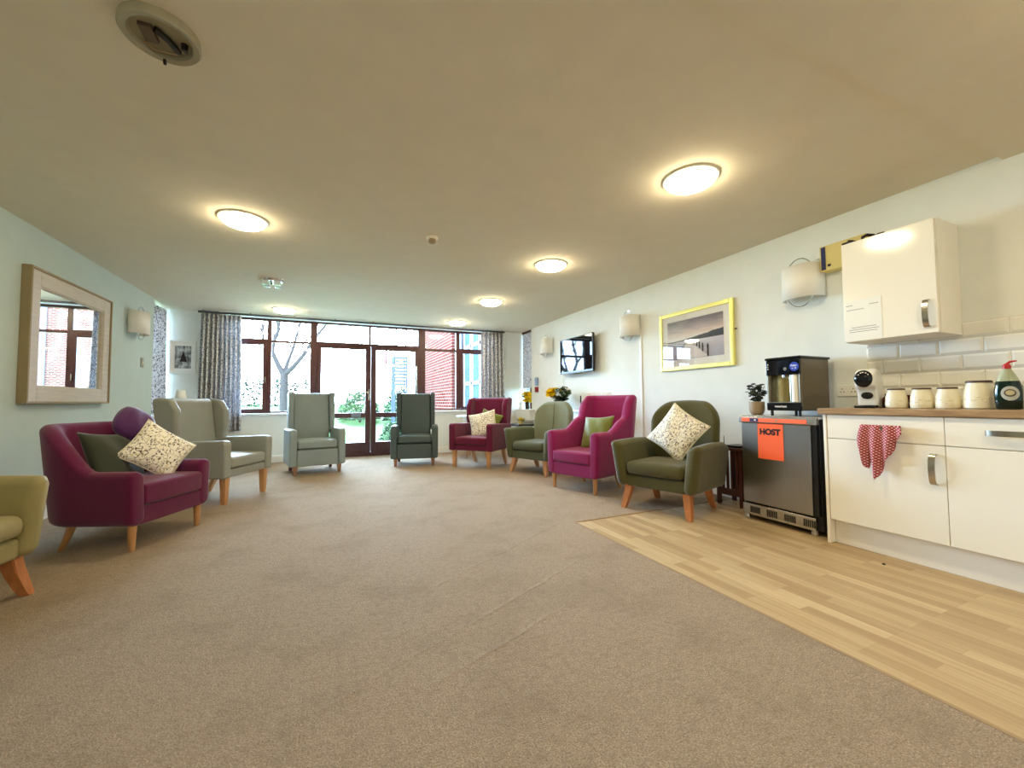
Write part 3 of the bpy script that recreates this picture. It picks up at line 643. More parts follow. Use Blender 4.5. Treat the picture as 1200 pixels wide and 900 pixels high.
for k in range(5): a = R(40+25*k); y, z = .032*math.cos(a), .197+.042*math.sin(a); box(b, -.107, -.1, y-.003, y+.003, z-.003, z+.003)
obj('indicator_lights', b, M['petalwhite'], t, smooth=False)
b = B(); loft(b, [[(-.03-d_, s_*.032*math.cos(2*PI*i/n), .085+s_*.024*math.sin(2*PI*i/n)) for i in range(n)] for d_, s_ in ((-.01, 1), (.008, 1), (.012, .8), (.012, .1))]); obj('spout_recess', b, M['black'], t)
# jars
def jar(s=1., w=1., lid='lidwood'):
    t = thing('storage_jar', '', 'jar'); b = B()
    lathe(b, [(0, 0), (.052*w, 0), (.060*w, .006), (.062*w, .03*s), (.058*w, .075*s), (.048*w, .108*s), (.047*w, .117*s), (0, .117*s)], n=40); obj('body', b, M['ceramic'], t)
    b = B(); lathe(b, [(0, .117*s), (.049*w, .117*s), (.050*w, .122*s), (.046*w, .127*s), (0, .127*s)], n=40); obj('lid', b, M[lid], t)
    b = B()
    for k in range(9):                                    # raised curl of leaves round the front
        a = PI+R(-48+12*k); r_ = .0615*w; z = (.045+.010*math.sin(k*1.9))*s
        p_ = Vector((r_*math.cos(a), r_*math.sin(a), z)); tg = Vector((-math.sin(a), math.cos(a), .6*math.cos(k*1.9))).normalized()
        tube(b, [p_-tg*.007, p_, p_+tg*.007], [.001, .0032, .001], 6)
    obj('relief', b, M['ceramic'], t); return t
JG = 'cream storage jars on the worktop'
j = jar(1., .9); j.location = (3.34, 1.388, .90); j['label'] = 'small cream storage jar nearest the coffee machine'; j['group'] = JG
dup(j, (3.34, 1.264, .90), R(8), 'small cream storage jar, second from the coffee machine', JG)
dup(j, (3.34, 1.148, .90), R(-14), 'small cream storage jar standing next to the big jar', JG)
j = jar(1.26, 1.06); j.location = (3.35, 1.022, .90); j.rotation_euler = (0, 0, .2); j['label'] = 'largest cream storage jar, beside the glass tumbler'; j['group'] = JG
t = thing('mug', 'dark red mug half hidden behind the small jars', 'mug', (3.48, 1.355, .90)); b = B(); lathe(b, [(0, 0), (.036, 0), (.04, .006), (.04, .085), (.036, .085), (.034, .01), (0, .01)]); obj('cup', b, M['darkred'], t)
b = B(); tube(b, [(0, -.038, .02), (0, -.062, .03), (0, -.062, .06), (0, -.038, .07)], .005); obj('handle', b, M['darkred'], t)
b = B(); lathe(b, [(0, 0), (.022, 0), (.025, .005), (.025, .06), (.012, .08), (.012, .095), (0, .095)], (3.43, 1.475, .90)); tag(obj('small_bottle', b, M['darkred']), 'small dark red bottle just right of the coffee machine', 'bottle')
b = B(); lathe(b, [(0, .004), (.03, .004), (.036, .13), (.038, .13), (.032, 0), (0, 0)], (3.42, .915, .90)); tag(obj('glass_tumbler', b, M['clear'], wn=False), 'clear glass tumbler between the largest jar and the washing-up liquid', 'glass')
# washing-up bottle
t = thing('washing_up_bottle', 'dark green washing-up liquid bottle with a red cap and oval label', 'bottle', (3.28, .905-.01, .90), R(15))
def ell(z, rx, ry, n=28): return [(rx*math.cos(2*PI*i/n), ry*math.sin(2*PI*i/n), z) for i in range(n)]
b = B(); loft(b, [ell(0, .022, .040), ell(.004, .027, .046), ell(.05, .029, .050), ell(.10, .029, .050), ell(.135, .028, .045), ell(.150, .027, .041)]); obj('liquid', b, plain('green_liquid', (8, 34, 26), .08, var=.2), t, wn=False)
b = B(); loft(b, [ell(.150, .027, .041), ell(.175, .023, .032), ell(.20, .017, .021), ell(.217, .012, .013)]); obj('neck', b, plain('clear_plastic_neck', (172, 178, 150), .1), t, wn=False)
b = B(); lathe(b, [(0, .215), (.015, .215), (.016, .232), (.010, .242), (0, .246)], n=20); tube(b, [(0, 0, .242), (.0, -.012, .252), (0, -.035, .256)], [.006, .006, .003]); obj('cap', b, M['red'], t)
def lab(rx, rz, off, cy, cz):
    b = B(); n = 28; g = [b.verts.new((0, 0, 0)) for _ in range(0)]
    ring = []; 
    for k in range(5):
        s = k/4; rr = []
        for i in range(n):
            y = cy+rx*s*math.cos(2*PI*i/n); z = cz+rz*s*math.sin(2*PI*i/n); x = -(.0292)*math.sqrt(max(0.05, 1-(y/.051)**2))-off; rr.append(b.verts.new((x, y, z)))
        ring.append(rr)
    for p_, q_ in zip(ring, ring[1:]):
        for i in range(n): b.faces.new((p_[i], p_[(i+1) % n], q_[(i+1) % n], q_[i]))
    bmesh.ops.remove_doubles(b, verts=b.verts, dist=1e-5); return b
l_ = obj('label', lab(.032, .038, .0008, -.006, .085), plain('label_silver', (188, 190, 184), .4), t, wn=False)
obj('emblem', lab(.021, .020, .0016, -.006, .087), plain('emblem_brown', (84, 74, 60), .5), l_, wn=False); obj('emblem_centre', lab(.016, .013, .0022, -.006, .088), plain('emblem_cream', (200, 188, 150), .5), l_, wn=False)
# tea towel
b = B(); nu, nv = 40, 22; uvl = b.loops.layers.uv.new('uv'); G = []
bot = [(0, .60), (.07, .545), (.16, .53), (.24, .60), (.34, .468), (.45, .50), (.6, .575), (.75, .63), (.9, .70), (1, .735)]
def bz(u):
    for (a, za), (c_, zc) in zip(bot, bot[1:]):
        if u <= c_: return lerp(za, zc, (u-a)/(c_-a))
    return bot[-1][1]
for j_ in range(nv+1):
    v = j_/nv; row = []
    for i in range(nu+1):
        u = i/nu; y = lerp(1.446, 1.252, u)+(.022*(.5-u)*2)*math.sin(PI*min(1, v*1.1))*.6; z = lerp(.800, bz(u), v)
        x = 3.034-.014*math.sin(u*2*PI*3.2+.7*v)*(.35+.9*v)-.008*math.sin(v*PI)
        row.append((b.verts.new((x, y, z)), (u*.17, (.8-z))))
    G.append(row)
for j_ in range(nv):
    for i in range(nu):
        q = [G[j_][i], G[j_][i+1], G[j_+1][i+1], G[j_+1][i]]; f = b.faces.new([k[0] for k in q])
        for lp, k in zip(f.loops, q): lp[uvl].uv = k[1]
# short back fall over the handle
H2 = []
for j_ in range(5):
    v = j_/4; H2.append([b.verts.new((3.034+.012*math.sin(PI/2*min(1, v*1.5))+.002, G[0][i][0].co.y, .800+.008*math.sin(PI*v)-.05*v*v)) for i in range(nu+1)])
for j_ in range(4):
    for i in range(nu):
        f = b.faces.new((H2[j_][i], H2[j_][i+1], H2[j_+1][i+1], H2[j_+1][i]))
        for lp in f.loops: lp[uvl].uv = (lp.vert.co.y, lp.vert.co.z)
def towelm():
    t = NT('tea_towel'); u = t.add('ShaderNodeUVMap'); mp = t.add('ShaderNodeMapping', {'Vector': u.outputs[0], 'Rotation': (0, 0, .7)}).outputs[0]; s = t.add('ShaderNodeSeparateXYZ', {0: mp})
    def st(o): return t.math('LESS_THAN', t.math('FRACT', t.math('MULTIPLY', o, 85.)), .42)
    a, c_ = st(s.outputs[0]), st(s.outputs[1]); f = t.math('MULTIPLY', t.math('ADD', a, c_), .5)
    return t.pbr(t.ramp(f, [(0, srgb(150, 40, 48)), (.5, srgb(176, 84, 90)), (1, srgb(236, 214, 214))]), .9)
o = obj('tea_towel', b, towelm(), wn=False); sm = o.modifiers.new('t', 'SOLIDIFY'); sm.thickness = .002; tag(o, 'red and white checked tea towel hanging from the drawer handle', 'tea towel')
tag(obj('crumb', lathe(B(), [(0, 0), (.009, .001), (.007, .006), (0, .008)], (2.95, 1.32, -.002), 8), M['ink']), 'small dark crumb on the laminate floor in front of the plinth', 'crumb')
# dark wood rack by the fridge
t = thing('magazine_table', 'low dark slatted wooden side table beside the fridge', 'side table', (3.42, 2.62, 0))
for x in (-.07, .13):
    for y in (-.115, .115): bxo('leg', (x-.016, x+.016, y-.016, y+.016, 0, .50), M['darkwood'], t, .003)
bxo('tabletop', (-.10, .16, -.145, .145, .50, .525), M['darkwood'], t, .005)
bxo('rail', (-.082, -.058, -.10, .10, .09, .15), M['darkwood'], t, .003)
for k in range(4): y = -.07+k*.046; bxo('slat', (-.078, -.062, y-.010, y+.010, .148, .50), M['darkwood'], t, .002)
bxo('rail', (.118, .142, -.10, .10, .09, .15), M['darkwood'], t, .003)
for k in range(4): y = -.07+k*.046; bxo('slat', (.122, .138, y-.010, y+.010, .148, .50), M['darkwood'], t, .002)
tag(bxo('dark_book', (3.36, 3.54, 2.52, 2.68, .525, .545), M['black'], None, .004), 'thin black book lying on the slatted side table', 'book')
b = B(); lathe(b, [(0, 0), (.004, 0), (.003, .10), (0, .10)], (3.40, 2.71, .525), 8); tag(obj('pen', b, M['black']), 'thin dark stick standing up on the slatted side table', 'stick')

# ------------------------------------------------------------------ armchairs
# local frame: the front legs stand on y=0 at x=+-.28, the chair faces -Y
def rrect(w0, w1, z0, z1, r, seg=4):
    r = min(r, (w1-w0)/2*.98, (z1-z0)/2*.98); o = []
    for cx, cz, a0 in ((w1-r, z1-r, 0), (w0+r, z1-r, PI/2), (w0+r, z0+r, PI), (w1-r, z0+r, 1.5*PI)):
        for k in range(seg+1): a = a0+PI/2*k/seg; o.append((cx+r*math.cos(a), cz+r*math.sin(a)))
    return o
def leg(t, x, y, h, sx=0, sy=0, r0=.026, r1=.017, mat='oakleg', square=False):
    b = B(); n = 4 if square else 14
    rings = []
    for k in range(7):
        f = k/6; z = h*(1-f)+.02*(1-f)*0; r = lerp(r0, r1, f); cx = x+sx*f*f**.3; cy = y+sy*f*f**.3
        if square: rings.append([(cx+r*p_, cy+r*q_, z) for p_, q_ in ((1, 1), (-1, 1), (-1, -1), (1, -1))])
        else: rings.append([(cx+r*math.cos(2*PI*i/n), cy+r*math.sin(2*PI*i/n), z) for i in range(n)])
    loft(b, rings)
    if square: bmesh.ops.bevel(b, geom=[e for e in b.edges if abs((e.verts[0].co-e.verts[1].co).z) > .005], offset=.004, segments=2, affect='EDGES')
    return obj('leg', b, M[mat], t)
def seatcush(t, name, x, y0, y1, z0, z1, mat, bev=.03, dome=.015):
    b = B(); nx, ny = 10, 10; g = []
    box(b, -x, x, y0, y1, z0, z1, bev, 4)
    bmesh.ops.subdivide_edges(b, edges=[e for e in b.edges if e.calc_length() > .15], cuts=5, use_grid_fill=True)
    for v in b.verts:
        if v.co.z > (z0+z1)/2:
            fx = 1-(v.co.x/x)**2; fy = 1-((v.co.y-(y0+y1)/2)/((y1-y0)/2))**2; v.co.z += dome*max(0, fx)*max(0, fy)
        v.co.y -= .012*max(0, 1-(v.co.x/x)**2) if v.co.y < (y0+y1)/2 else 0
    return obj(name, b, M[mat], t, angle=80)
def tub(t, W, D, rc, thick, zb, h_arm, h_back, y_sw0, y_sw1, lean, mat, arch=0, n=64, flare=0., yf=-.05, taper=.0, armslope=0, matback=None, split=.42, r_top=.05, step=0):
    """U-shaped upholstered shell, split into arm / backrest / arm"""
    W2 = W/2-thick/2; yb = D-thick/2+yf
    # path in plan
    P_ = []; 
    L1 = yb-yf-rc; arcl = PI/2*rc; Lb = 2*(W2-rc); tot = 2*L1+2*arcl+Lb
    def at(s):
        if s < L1: return (-W2, yf+s), (-1, 0)
        s -= L1
        if s < arcl: a = s/rc; return (-W2+rc-rc*math.cos(a), yb-rc+rc*math.sin(a)), (-math.cos(a), math.sin(a))
        s -= arcl
        if s < Lb: return (-W2+rc+s, yb), (0, 1)
        s -= Lb
        if s < arcl: a = s/rc; return (W2-rc+rc*math.sin(a), yb-rc+rc*math.cos(a)), (math.sin(a), math.cos(a))
        s -= arcl
        return (W2, yb-rc-s), (1, 0)
    def ring(s, endin=0.):
        (x, y), (nx, ny) = at(s)
        k = smooth01((y-y_sw0)/(y_sw1-y_sw0))
        zt = lerp(h_arm+armslope*(y-yf), h_back, k)
        if step: k = smooth01((y-step)/.09); zt = lerp(h_arm+(h_back-h_arm)*.36*smooth01((y-y_sw0)/(step-y_sw0)), h_back, k)
        if arch: zt -= arch*k*min(1, (abs(x)/W2))**2.6
        inset = endin
        sec = rrect(-thick/2+inset, thick/2-inset, zb+inset, zt-inset, r_top)
        o = []
        for u, z in sec:
            f = (z-zb)/(h_back-zb)
            ln = lean*(ny if ny > 0 else 0)*f**1.3+flare*(1-k)*max(0, (z-(zt-.16))/.16)**2*abs(nx)
            tp = taper*(1-f)
            o.append((x+nx*(u+ln*abs(nx) if ny <= 0 else u)+(nx*flare*(1-k)*max(0, (z-(zt-.16))/.16)**2 if ny > 0 else 0)-nx*tp, y+ny*u+ (lean*f**1.3*max(0, ny)*1.0)-ny*tp*.4, z))
        return o
    sA = L1*split if False else None
    # arms end where the swoop begins
    s1 = max(.05, min(L1+arcl*.5, (y_sw0-yf)+0.02)) if y_sw0 < yb-rc else L1
    segs = (('arm', 0, s1), ('backrest', s1, tot-s1), ('arm', tot-s1, tot))
    for nm, a, c in segs:
        m = max(8, int(n*(c-a)/tot)); ss = [a+(c-a)*i/m for i in range(m+1)]
        rings = []
        if a == 0:
            for e in (.022, .012, .005): rings.append([(p[0], p[1]-.0, p[2]) for p in ring(a+(.0 if e == .022 else .003 if e == .012 else .010), e)])
            ss = ss[1:]
        rings += [ring(q) for q in (ss if c != tot else ss[:-1])]
        if c == tot:
            for q, e in ((tot-.010, .005), (tot-.003, .012), (tot, .022)): rings.append(ring(q, e))
        b = B(); loft(b, rings)
        obj(nm, b, M[(matback or mat) if nm == 'backrest' else mat], t, wn=False, angle=60)
def place(t, x, y, deg): t.location = (x, y, 0); t.rotation_euler = (0, 0, R(deg))
def tub_chair(label, mat, hleg, harm, hback, lean, D, rc, sw0, sw1, legm='oakleg', W=.74, cush=(.29, .43), step=0):
    t = thing('tub_armchair', label, 'armchair')
    tub(t, W, D, rc, .105, hleg, harm, hback, sw0, sw1, lean, mat, taper=.03, step=step)
    b = B(); box(b, -W/2+.10, W/2-.10, -.045, D-.16, hleg, cush[0]-.005, .015, 3); obj('seat_base', b, M[mat], t)
    seatcush(t, 'seat_cushion', W/2-.108, -.055, D-.17, cush[0], cush[1], mat, .025)
    for x in (-1, 1): leg(t, x*.28, 0, hleg+.005, 0, -.0, mat=legm); leg(t, x*.25, .42, hleg+.005, x*.0, .07, mat=legm)
    return t
c = tub_chair('burgundy fabric tub armchair under the mirror with a dark green cushion', 'burgundy', .165, .52, .83, .085, .68, .20, .22, .56); place(c, -1.067, 3.74, 66.8)
c = tub_chair('magenta fabric high-back armchair with a leaf green cushion', 'magenta', .16, .635, 1.03, .14, .74, .09, .20, .66, cush=(.30, .42), step=.50); place(c, 2.40, 3.76, -72.5)
def round_chair(label, mat, legm, hleg=.2, matback=None, W=.80, seat=.42, lean=.10, flare=.05):
    t = thing('round_back_armchair', label, 'armchair'); th = .12; yb = .54
    def sect(x, t_, zt, dy):                       # one slice of the back, leaning and rounded at the top
        o = []
        for u, z in rrect(-t_/2, t_/2, hleg, zt, min(.055, t_/2*.98)):
            f = (z-hleg)/(.955-hleg); o.append((x, yb+u+dy+lean*f**1.2, z))
        return o
    hw = .325; rings = []; n = 28
    for i in range(n+1):
        q = -1+2*i/n; q = math.copysign(abs(q)**.8, q); x = q*hw; a = abs(q)
        e = max(0, (a-.86)/.14); t_ = th*math.sqrt(max(.04, 1-e*e*.93)); zt = .962-.035*a*a-.13*max(0, (a-.45)/.55)**2.2-.03*e*e
        rings.append(sect(x, t_, zt, -.075*a**2.2))
    b = B(); loft(b, rings); obj('backrest', b, M[matback or mat], t, wn=False, angle=70)
    for s in (-1, 1):
        rings = []; n = 26; y0, y1 = -.075, .53
        for i in range(n+1):
            f = i/n; y = lerp(y0, y1, f); inset = .03*(1-math.sqrt(max(0, 1-(1-min(1, f/.07))**2))) if f < .07 else 0
            zt = .592+.012*math.sin(PI*f)-(.03 if f > .9 else 0)*(f-.9)*10; x0, x1 = W/2-.125, W/2-.02; r = []
            for u, z in rrect(x0+inset, x1-inset, hleg+inset, zt-inset, .048, 5):
                g = max(0, (z-(zt-.20))/.20); u2 = u+flare*g**2*(1-.35*f)-.02*(1-(z-hleg)/(zt-hleg)); r.append((s*u2, y-.02*g*(1-f), z))
            rings.append(r if s > 0 else r[::-1])
        b = B(); loft(b, rings); obj('arm', b, M[mat], t, wn=False, angle=70)
    b = B(); box(b, -W/2+.13, W/2-.13, -.045, .50, hleg, .30, .02, 3); obj('seat_base', b, M[mat], t)
    seatcush(t, 'seat_cushion', W/2-.135, -.07, .47, .31, seat, mat, .045, .02)
    if matback:
        b = B(); tube(b, [(0, yb-.06+lean*((z-hleg)/(.955-hleg))**1.2, z) for z in (.44, .55, .66, .77, .88, .92)]+[(0, yb-.03+lean, .955), (0, yb+lean, .963), (0, yb+.03+lean, .958)], .004, 6); obj('back_seam', b, M[mat], t)
    for x in (-1, 1): leg(t, x*.265, .01, hleg+.01, x*.035, -.05, .034, .021, legm, True); leg(t, x*.25, .42, hleg+.01, x*.02, .09, .03, .019, legm, True)
    return t
c = round_chair('olive green round-backed armchair next to the slatted side table and fridge', 'olive', 'oakleg2', .2); place(c, 2.567, 2.716, -72)
c = round_chair('moss green round-backed armchair in front of the flower vase', 'moss', 'oakleg', .19, 'mossback'); place(c, 2.44, 4.90, -66)
c = round_chair('mustard green armchair cut off by the left edge of the picture', 'mustard', 'oakleg2', .2, W=.75, flare=.02); place(c, -1.475, 2.64, 83)
def wing_chair(label, mat, legm, hleg=.25, harm=.61, hback=1.02, W=.72):
    t = thing('wing_armchair', label, 'armchair'); a = .095; yb = .56
    for s in (-1, 1):
        x0, x1 = sorted((s*(W/2-a), s*W/2))
        b = B(); prism(b, [(-.05, hleg), (-.055, harm-.03), (-.03, harm), (yb+.06, harm-.02), (yb+.06, hleg)], x0, x1, 'X', .028, 4); obj('arm', b, M[mat], t, angle=70)
        w0, w1 = sorted((s*(W/2-.085), s*(W/2-.005)))
        b = B(); prism(b, [(yb-.10, harm-.03), (yb-.13, harm+.08), (yb-.12, hback-.12), (yb-.06, hback-.02), (yb+.06, hback), (yb+.13, hback-.01), (yb+.06, harm-.05)], w0, w1, 'X', .03, 4); obj('wing', b, M[mat], t, angle=70)
    b = B(); box(b, -W/2+a, W/2-a, -.03, yb+.03, hleg, .33, .012, 3); obj('seat_base', b, M[mat], t)
    seatcush(t, 'seat_cushion', W/2-a-.004, -.045, yb-.02, .335, .445, mat, .03)
    b = B(); prism(b, [(yb-.06, .42), (yb+.01, hback-.03), (yb+.05, hback), (yb+.12, hback-.01), (yb+.06, hleg), (yb, hleg)], -W/2+.088, W/2-.088, 'X', .03, 4); obj('backrest', b, M[mat], t, angle=70)
    for x in (-1, 1): leg(t, x*.285, 0, hleg+.01, 0, 0, .03, .021, legm, True); leg(t, x*.27, .50, hleg+.01, 0, .10, .027, .019, legm, True)
    return t
c = wing_chair('sage grey wing armchair behind the burgundy tub armchair', 'sage', 'oakleg'); place(c, -.79, 4.95, 64)
c = wing_chair('burgundy wing armchair with a floral cushion near the right curtain', 'burgdark', 'oakleg', .25, .645, 1.03); place(c, 1.885, 5.69, -48.4)
def recliner(label, mat, hback=1.12):
    t = thing('high_back_armchair', label, 'armchair'); W = .70; a = .095; yb = .52
    for s in (-1, 1):
        x0, x1 = sorted((s*(W/2-a), s*W/2))
        b = B(); prism(b, [(-.05, .115), (-.06, .56), (-.035, .61), (yb+.04, .60), (yb+.08, .115)], x0, x1, 'X', .025, 4); obj('arm', b, M[mat], t, angle=70)
        w0, w1 = sorted((s*(W/2-.115), s*(W/2-.045)))
        b = B(); prism(b, [(yb-.08, .56), (yb-.09, hback-.02), (yb-.06, hback+.005), (yb+.14, hback-.01), (yb+.08, .5)], w0, w1, 'X', .018, 4); obj('wing', b, M[mat], t, angle=70)
    b = B(); box(b, -W/2+a, W/2-a, -.035, yb+.02, .115, .335, .012, 3); obj('seat_base', b, M[mat], t)
    seatcush(t, 'seat_cushion', W/2-a-.004, -.04, yb-.04, .345, .455, mat, .03)
    b = B(); prism(b, [(yb-.08, .43), (yb-.01, hback-.03), (yb+.02, hback-.012), (yb+.13, hback-.02), (yb+.08, .12), (yb, .12)], -W/2+.115, W/2-.115, 'X', .02, 4); obj('backrest', b, M[mat], t, angle=70)
    for x in (-1, 1): leg(t, x*.275, 0, .125, 0, 0, .03, .018, 'brownleg', True); leg(t, x*.265, .50, .125, 0, .03, .03, .018, 'darkwood', True)
    return t
c = recliner('pale grey-green high-back armchair in front of the left window', 'greygreen'); place(c, -.152, 6.17, 11.3)
c = recliner('dark slate green high-back armchair in front of the patio doors', 'slate'); place(c, 1.168, 6.25, -13)

# ------------------------------------------------------------------ cushions
def pillow(name, label, mat, size=.42, thick=.13, loc=(0, 0, 0), mtx=None, piping=None, sag=0, soft=0):
    """square pillow in its own XZ plane, thickness along Y"""
    b = B(); n = 22; fr = []; bk = []
    for sgn, store in ((-1, fr), (1, bk)):
        for j_ in range(n+1):
            row = []
            for i in range(n+1):
                u = 2*i/n-1; v = 2*j_/n-1
                e = max(0, (1-abs(u)**2.4))*max(0, (1-abs(v)**2.4)); pull = 1-.09*(1-u*u)*abs(v)**3; pull2 = 1-.09*(1-v*v)*abs(u)**3
                y = sgn*thick/2*e**.55+.006*math.sin(5*u+3*v)*e
                X, Z = u*size/2*pull2, v*size/2*pull
                if soft:                                   # corners rounded off
                    X, Z = lerp(X, u*math.sqrt(1-v*v/2)*size/2*1.05, soft), lerp(Z, v*math.sqrt(1-u*u/2)*size/2*1.05, soft)
                row.append(b.verts.new((X, y, Z)))
            store.append(row)
        for j_ in range(n):
            for i in range(n):
                q = (store[j_][i], store[j_][i+1], store[j_+1][i+1], store[j_+1][i]); b.faces.new(q if sgn < 0 else q[::-1])
    bmesh.ops.remove_doubles(b, verts=b.verts, dist=1e-4)
    o = obj(name, b, M[mat], wn=False, angle=120)
    o.matrix_world = mtx; tag(o, label, 'cushion')
    if piping:
        b = B(); n = 12; pts = []
        def e_(u, v): return (u*size/2*(1-.09*(1-v*v)*abs(u)**3), 0, v*size/2*(1-.09*(1-u*u)*abs(v)**3))
        for (u0, v0, u1, v1) in ((-1, -1, 1, -1), (1, -1, 1, 1), (1, 1, -1, 1), (-1, 1, -1, -1)):
            for k in range(n): pts.append(e_(lerp(u0, u1, k/n), lerp(v0, v1, k/n)))
        pts.append(pts[0]); tube(b, pts, .004, 6, False); q = obj('piping', b, M[piping], wn=False); q.parent = o
    return o
def pose(chair_deg, cx, cy, lx, ly, z, tilt=20, roll=0, yaw=0):
    """a pillow placed in a chair's local frame: lx,ly local, leaning back by tilt, rolled in its plane"""
    T = Matrix.Translation((cx, cy, 0)) @ Matrix.Rotation(R(chair_deg), 4, 'Z') @ Matrix.Translation((lx, ly, z)) @ Matrix.Rotation(R(yaw), 4, 'Z') @ Matrix.Rotation(R(-tilt), 4, 'X') @ Matrix.Rotation(R(roll), 4, 'Y')
    return T
CB = (66.8, -1.067, 3.74)
pillow('scatter_cushion', 'dark green velvet cushion in the burgundy tub armchair', 'velvetgreen', .40, .13, mtx=pose(*CB, -.05, .35, .58, 26, 6, 4), piping=None)
pillow('scatter_cushion', 'cream floral cushion leaning against the dark green cushion', 'floral', .37, .12, mtx=pose(*CB, .13, .19, .61, 26, 42, -24), piping='piping')
pillow('scatter_cushion', 'purple velvet cushion poking up behind the floral cushion', 'purple', .28, .13, mtx=pose(*CB, .16, .40, .80, 22, 40, -8), soft=.8)
pillow('scatter_cushion', 'leaf green satin cushion in the magenta armchair', 'limegreen', .40, .13, mtx=pose(-72.5, 2.40, 3.76, .03, .38, .60, 22, -4, 0))
pillow('scatter_cushion', 'cream floral cushion standing on its corner in the olive armchair', 'floral', .42, .12, mtx=pose(-72, 2.567, 2.716, .03, .33, .67, 22, 32, 0), piping='piping')
pillow('scatter_cushion', 'cream floral cushion in the burgundy wing armchair', 'floral', .42, .12, mtx=pose(-48.4, 1.885, 5.69, .04, .29, .61, 22, -14, 12), piping='piping')
pillow('scatter_cushion', 'small olive cushion hidden behind the floral cushion in the burgundy wing armchair', 'limegreen', .38, .08, mtx=pose(-48.4, 1.885, 5.69, .08, .40, .63, 14, 18, 0))

# ------------------------------------------------------------------ tables and things along the walls
t = thing('round_table', 'small round white table behind the burgundy wing armchair', 'table', (2.36, 6.78, 0))
b = B(); lathe(b, [(0, .70), (.36, .70), (.375, .708), (.375, .718), (.365, .726), (0, .726)], n=48); obj('tabletop', b, M['gloss_white'], t)
b = B(); lathe(b, [(0, .64), (.25, .64), (.25, .70), (0, .70)], n=40); obj('apron', b, M['gloss_white'], t)
for k in range(4):
    a = R(20+90*k); b = B(); tube(b, [(.2*math.cos(a), .2*math.sin(a), .66), (.235*math.cos(a), .235*math.sin(a), 0)], [.022, .015], 12); obj('leg', b, M['oakleg'], t)
t = thing('side_table', 'low black table in the right corner behind the moss green armchair', 'side table', (3.28, 6.75, 0))
bxo('tabletop', (-.26, .26, -.26, .26, .52, .56), M['black'], t, .005)
for x in (-1, 1):
    for y in (-1, 1): bxo('leg', (x*.22-.02, x*.22+.02, y*.22-.02, y*.22+.02, 0, .52), M['black'], t, .003)
def bouquet(parent, c, n, r, mats, size=.03, h=.12):
    for mname, cnt in mats:
        if mname in ('yellow', 'petalwhite'):
            b = B()
            for _ in range(cnt):
                a = random.uniform(0, 2*PI); q = r*math.sqrt(random.random()); p_ = Vector((c[0]+q*math.cos(a), c[1]+q*math.sin(a), c[2]+random.uniform(0, h)*(1-.3*q/r)))
                m_ = Matrix.Translation(p_) @ Matrix.Rotation(random.uniform(-.7, .7), 4, 'X') @ Matrix.Rotation(random.uniform(-.7, .7), 4, 'Y')
                for k in range(9):
                    an = 2*PI*k/9; d = Vector((math.cos(an), math.sin(an), .5)); sd = Vector((-math.sin(an), math.cos(an), 0))*size*.3; z0 = Vector((0, 0, 0))
                    b.faces.new([b.verts.new(m_ @ w) for w in (z0, d*size*.55+sd, d*size, d*size*.55-sd)])
                    d = Vector((math.cos(an+.3)*.5, math.sin(an+.3)*.5, .9)); b.faces.new([b.verts.new(m_ @ w) for w in (z0, d*size*.45+sd, d*size*.8, d*size*.45-sd)])
            obj('flowers', b, M[mname], parent, smooth=False)
        else:
            obj('leaves', leafcloud(cnt, (c[0], c[1], c[2]+h/2), r, r, h*.6, size), M[mname], parent, smooth=False)
t = thing('potted_plant', 'small yellow-leaved plant on the low black corner table', 'plant', (3.12, 6.62, .56))
b = B(); lathe(b, [(0, 0), (.04, 0), (.055, .06), (.05, .06), (.045, .05), (0, .05)]); obj('pot', b, M['kraft'], t); bouquet(t, (0, 0, .05), 1, .07, (('yellow', 12), ('leafA', 18)), .03, .06)
t = thing('vase_of_flowers', 'yellow flowers in a dark glass on the right corner window sill', 'flowers', (3.60, 7.32, .805))
b = B(); lathe(b, [(0, 0), (.04, 0), (.045, .14), (.04, .14), (.035, .01), (0, .01)]); obj('vase', b, plain('dark_glass', (50, 46, 30), .15), t); bouquet(t, (0, 0, .14), 1, .09, (('yellow', 70), ('leafdark', 30)), .04, .24)
t = thing('figurine', 'small white figurine on the right corner window sill', 'ornament', (3.56, 7.50, .805)); b = B(); lathe(b, [(0, 0), (.05, 0), (.055, .03), (.035, .08), (.045, .11), (.03, .15), (0, .16)], n=20); obj('body', b, M['petalwhite'], t)
b = B(); lathe(b, [(0, 0), (.012, .004), (.012, .02), (0, .024)], (-.045, -.01, .10), 10); obj('face_detail', b, M['terracotta'], t)
t = thing('console_table', 'long white console table along the right wall under the television', 'console table')
bxo('tabletop', (3.26, 3.585, 4.45, 6.0, .80, .83), M['gloss_white'], t, .005); bxo('apron', (3.29, 3.57, 4.5, 5.95, .70, .80), M['gloss_white'], t, .003)
for x in (3.30, 3.55):
    for y in (4.53, 5.92): bxo('leg', (x-.02, x+.02, y-.02, y+.02, 0, .70), M['gloss_white'], t, .003)
t = thing('vase_of_flowers', 'yellow and white bouquet on the white console under the television', 'flowers', (3.38, 5.68, .83))
b = B(); lathe(b, [(0, 0), (.045, 0), (.055, .03), (.04, .10), (.05, .14), (.046, .14), (.036, .10), (0, .02)]); obj('vase', b, M['chrome'], t)
bouquet(t, (0, 0, .13), 1, .13, (('leafdark', 150),), .04, .12); bouquet(t, (-.03, .12, .20), 1, .11, (('yellow', 90),), .055, .14); bouquet(t, (0, -.10, .20), 1, .13, (('petalwhite', 22), ('leafA', 120)), .04, .16)
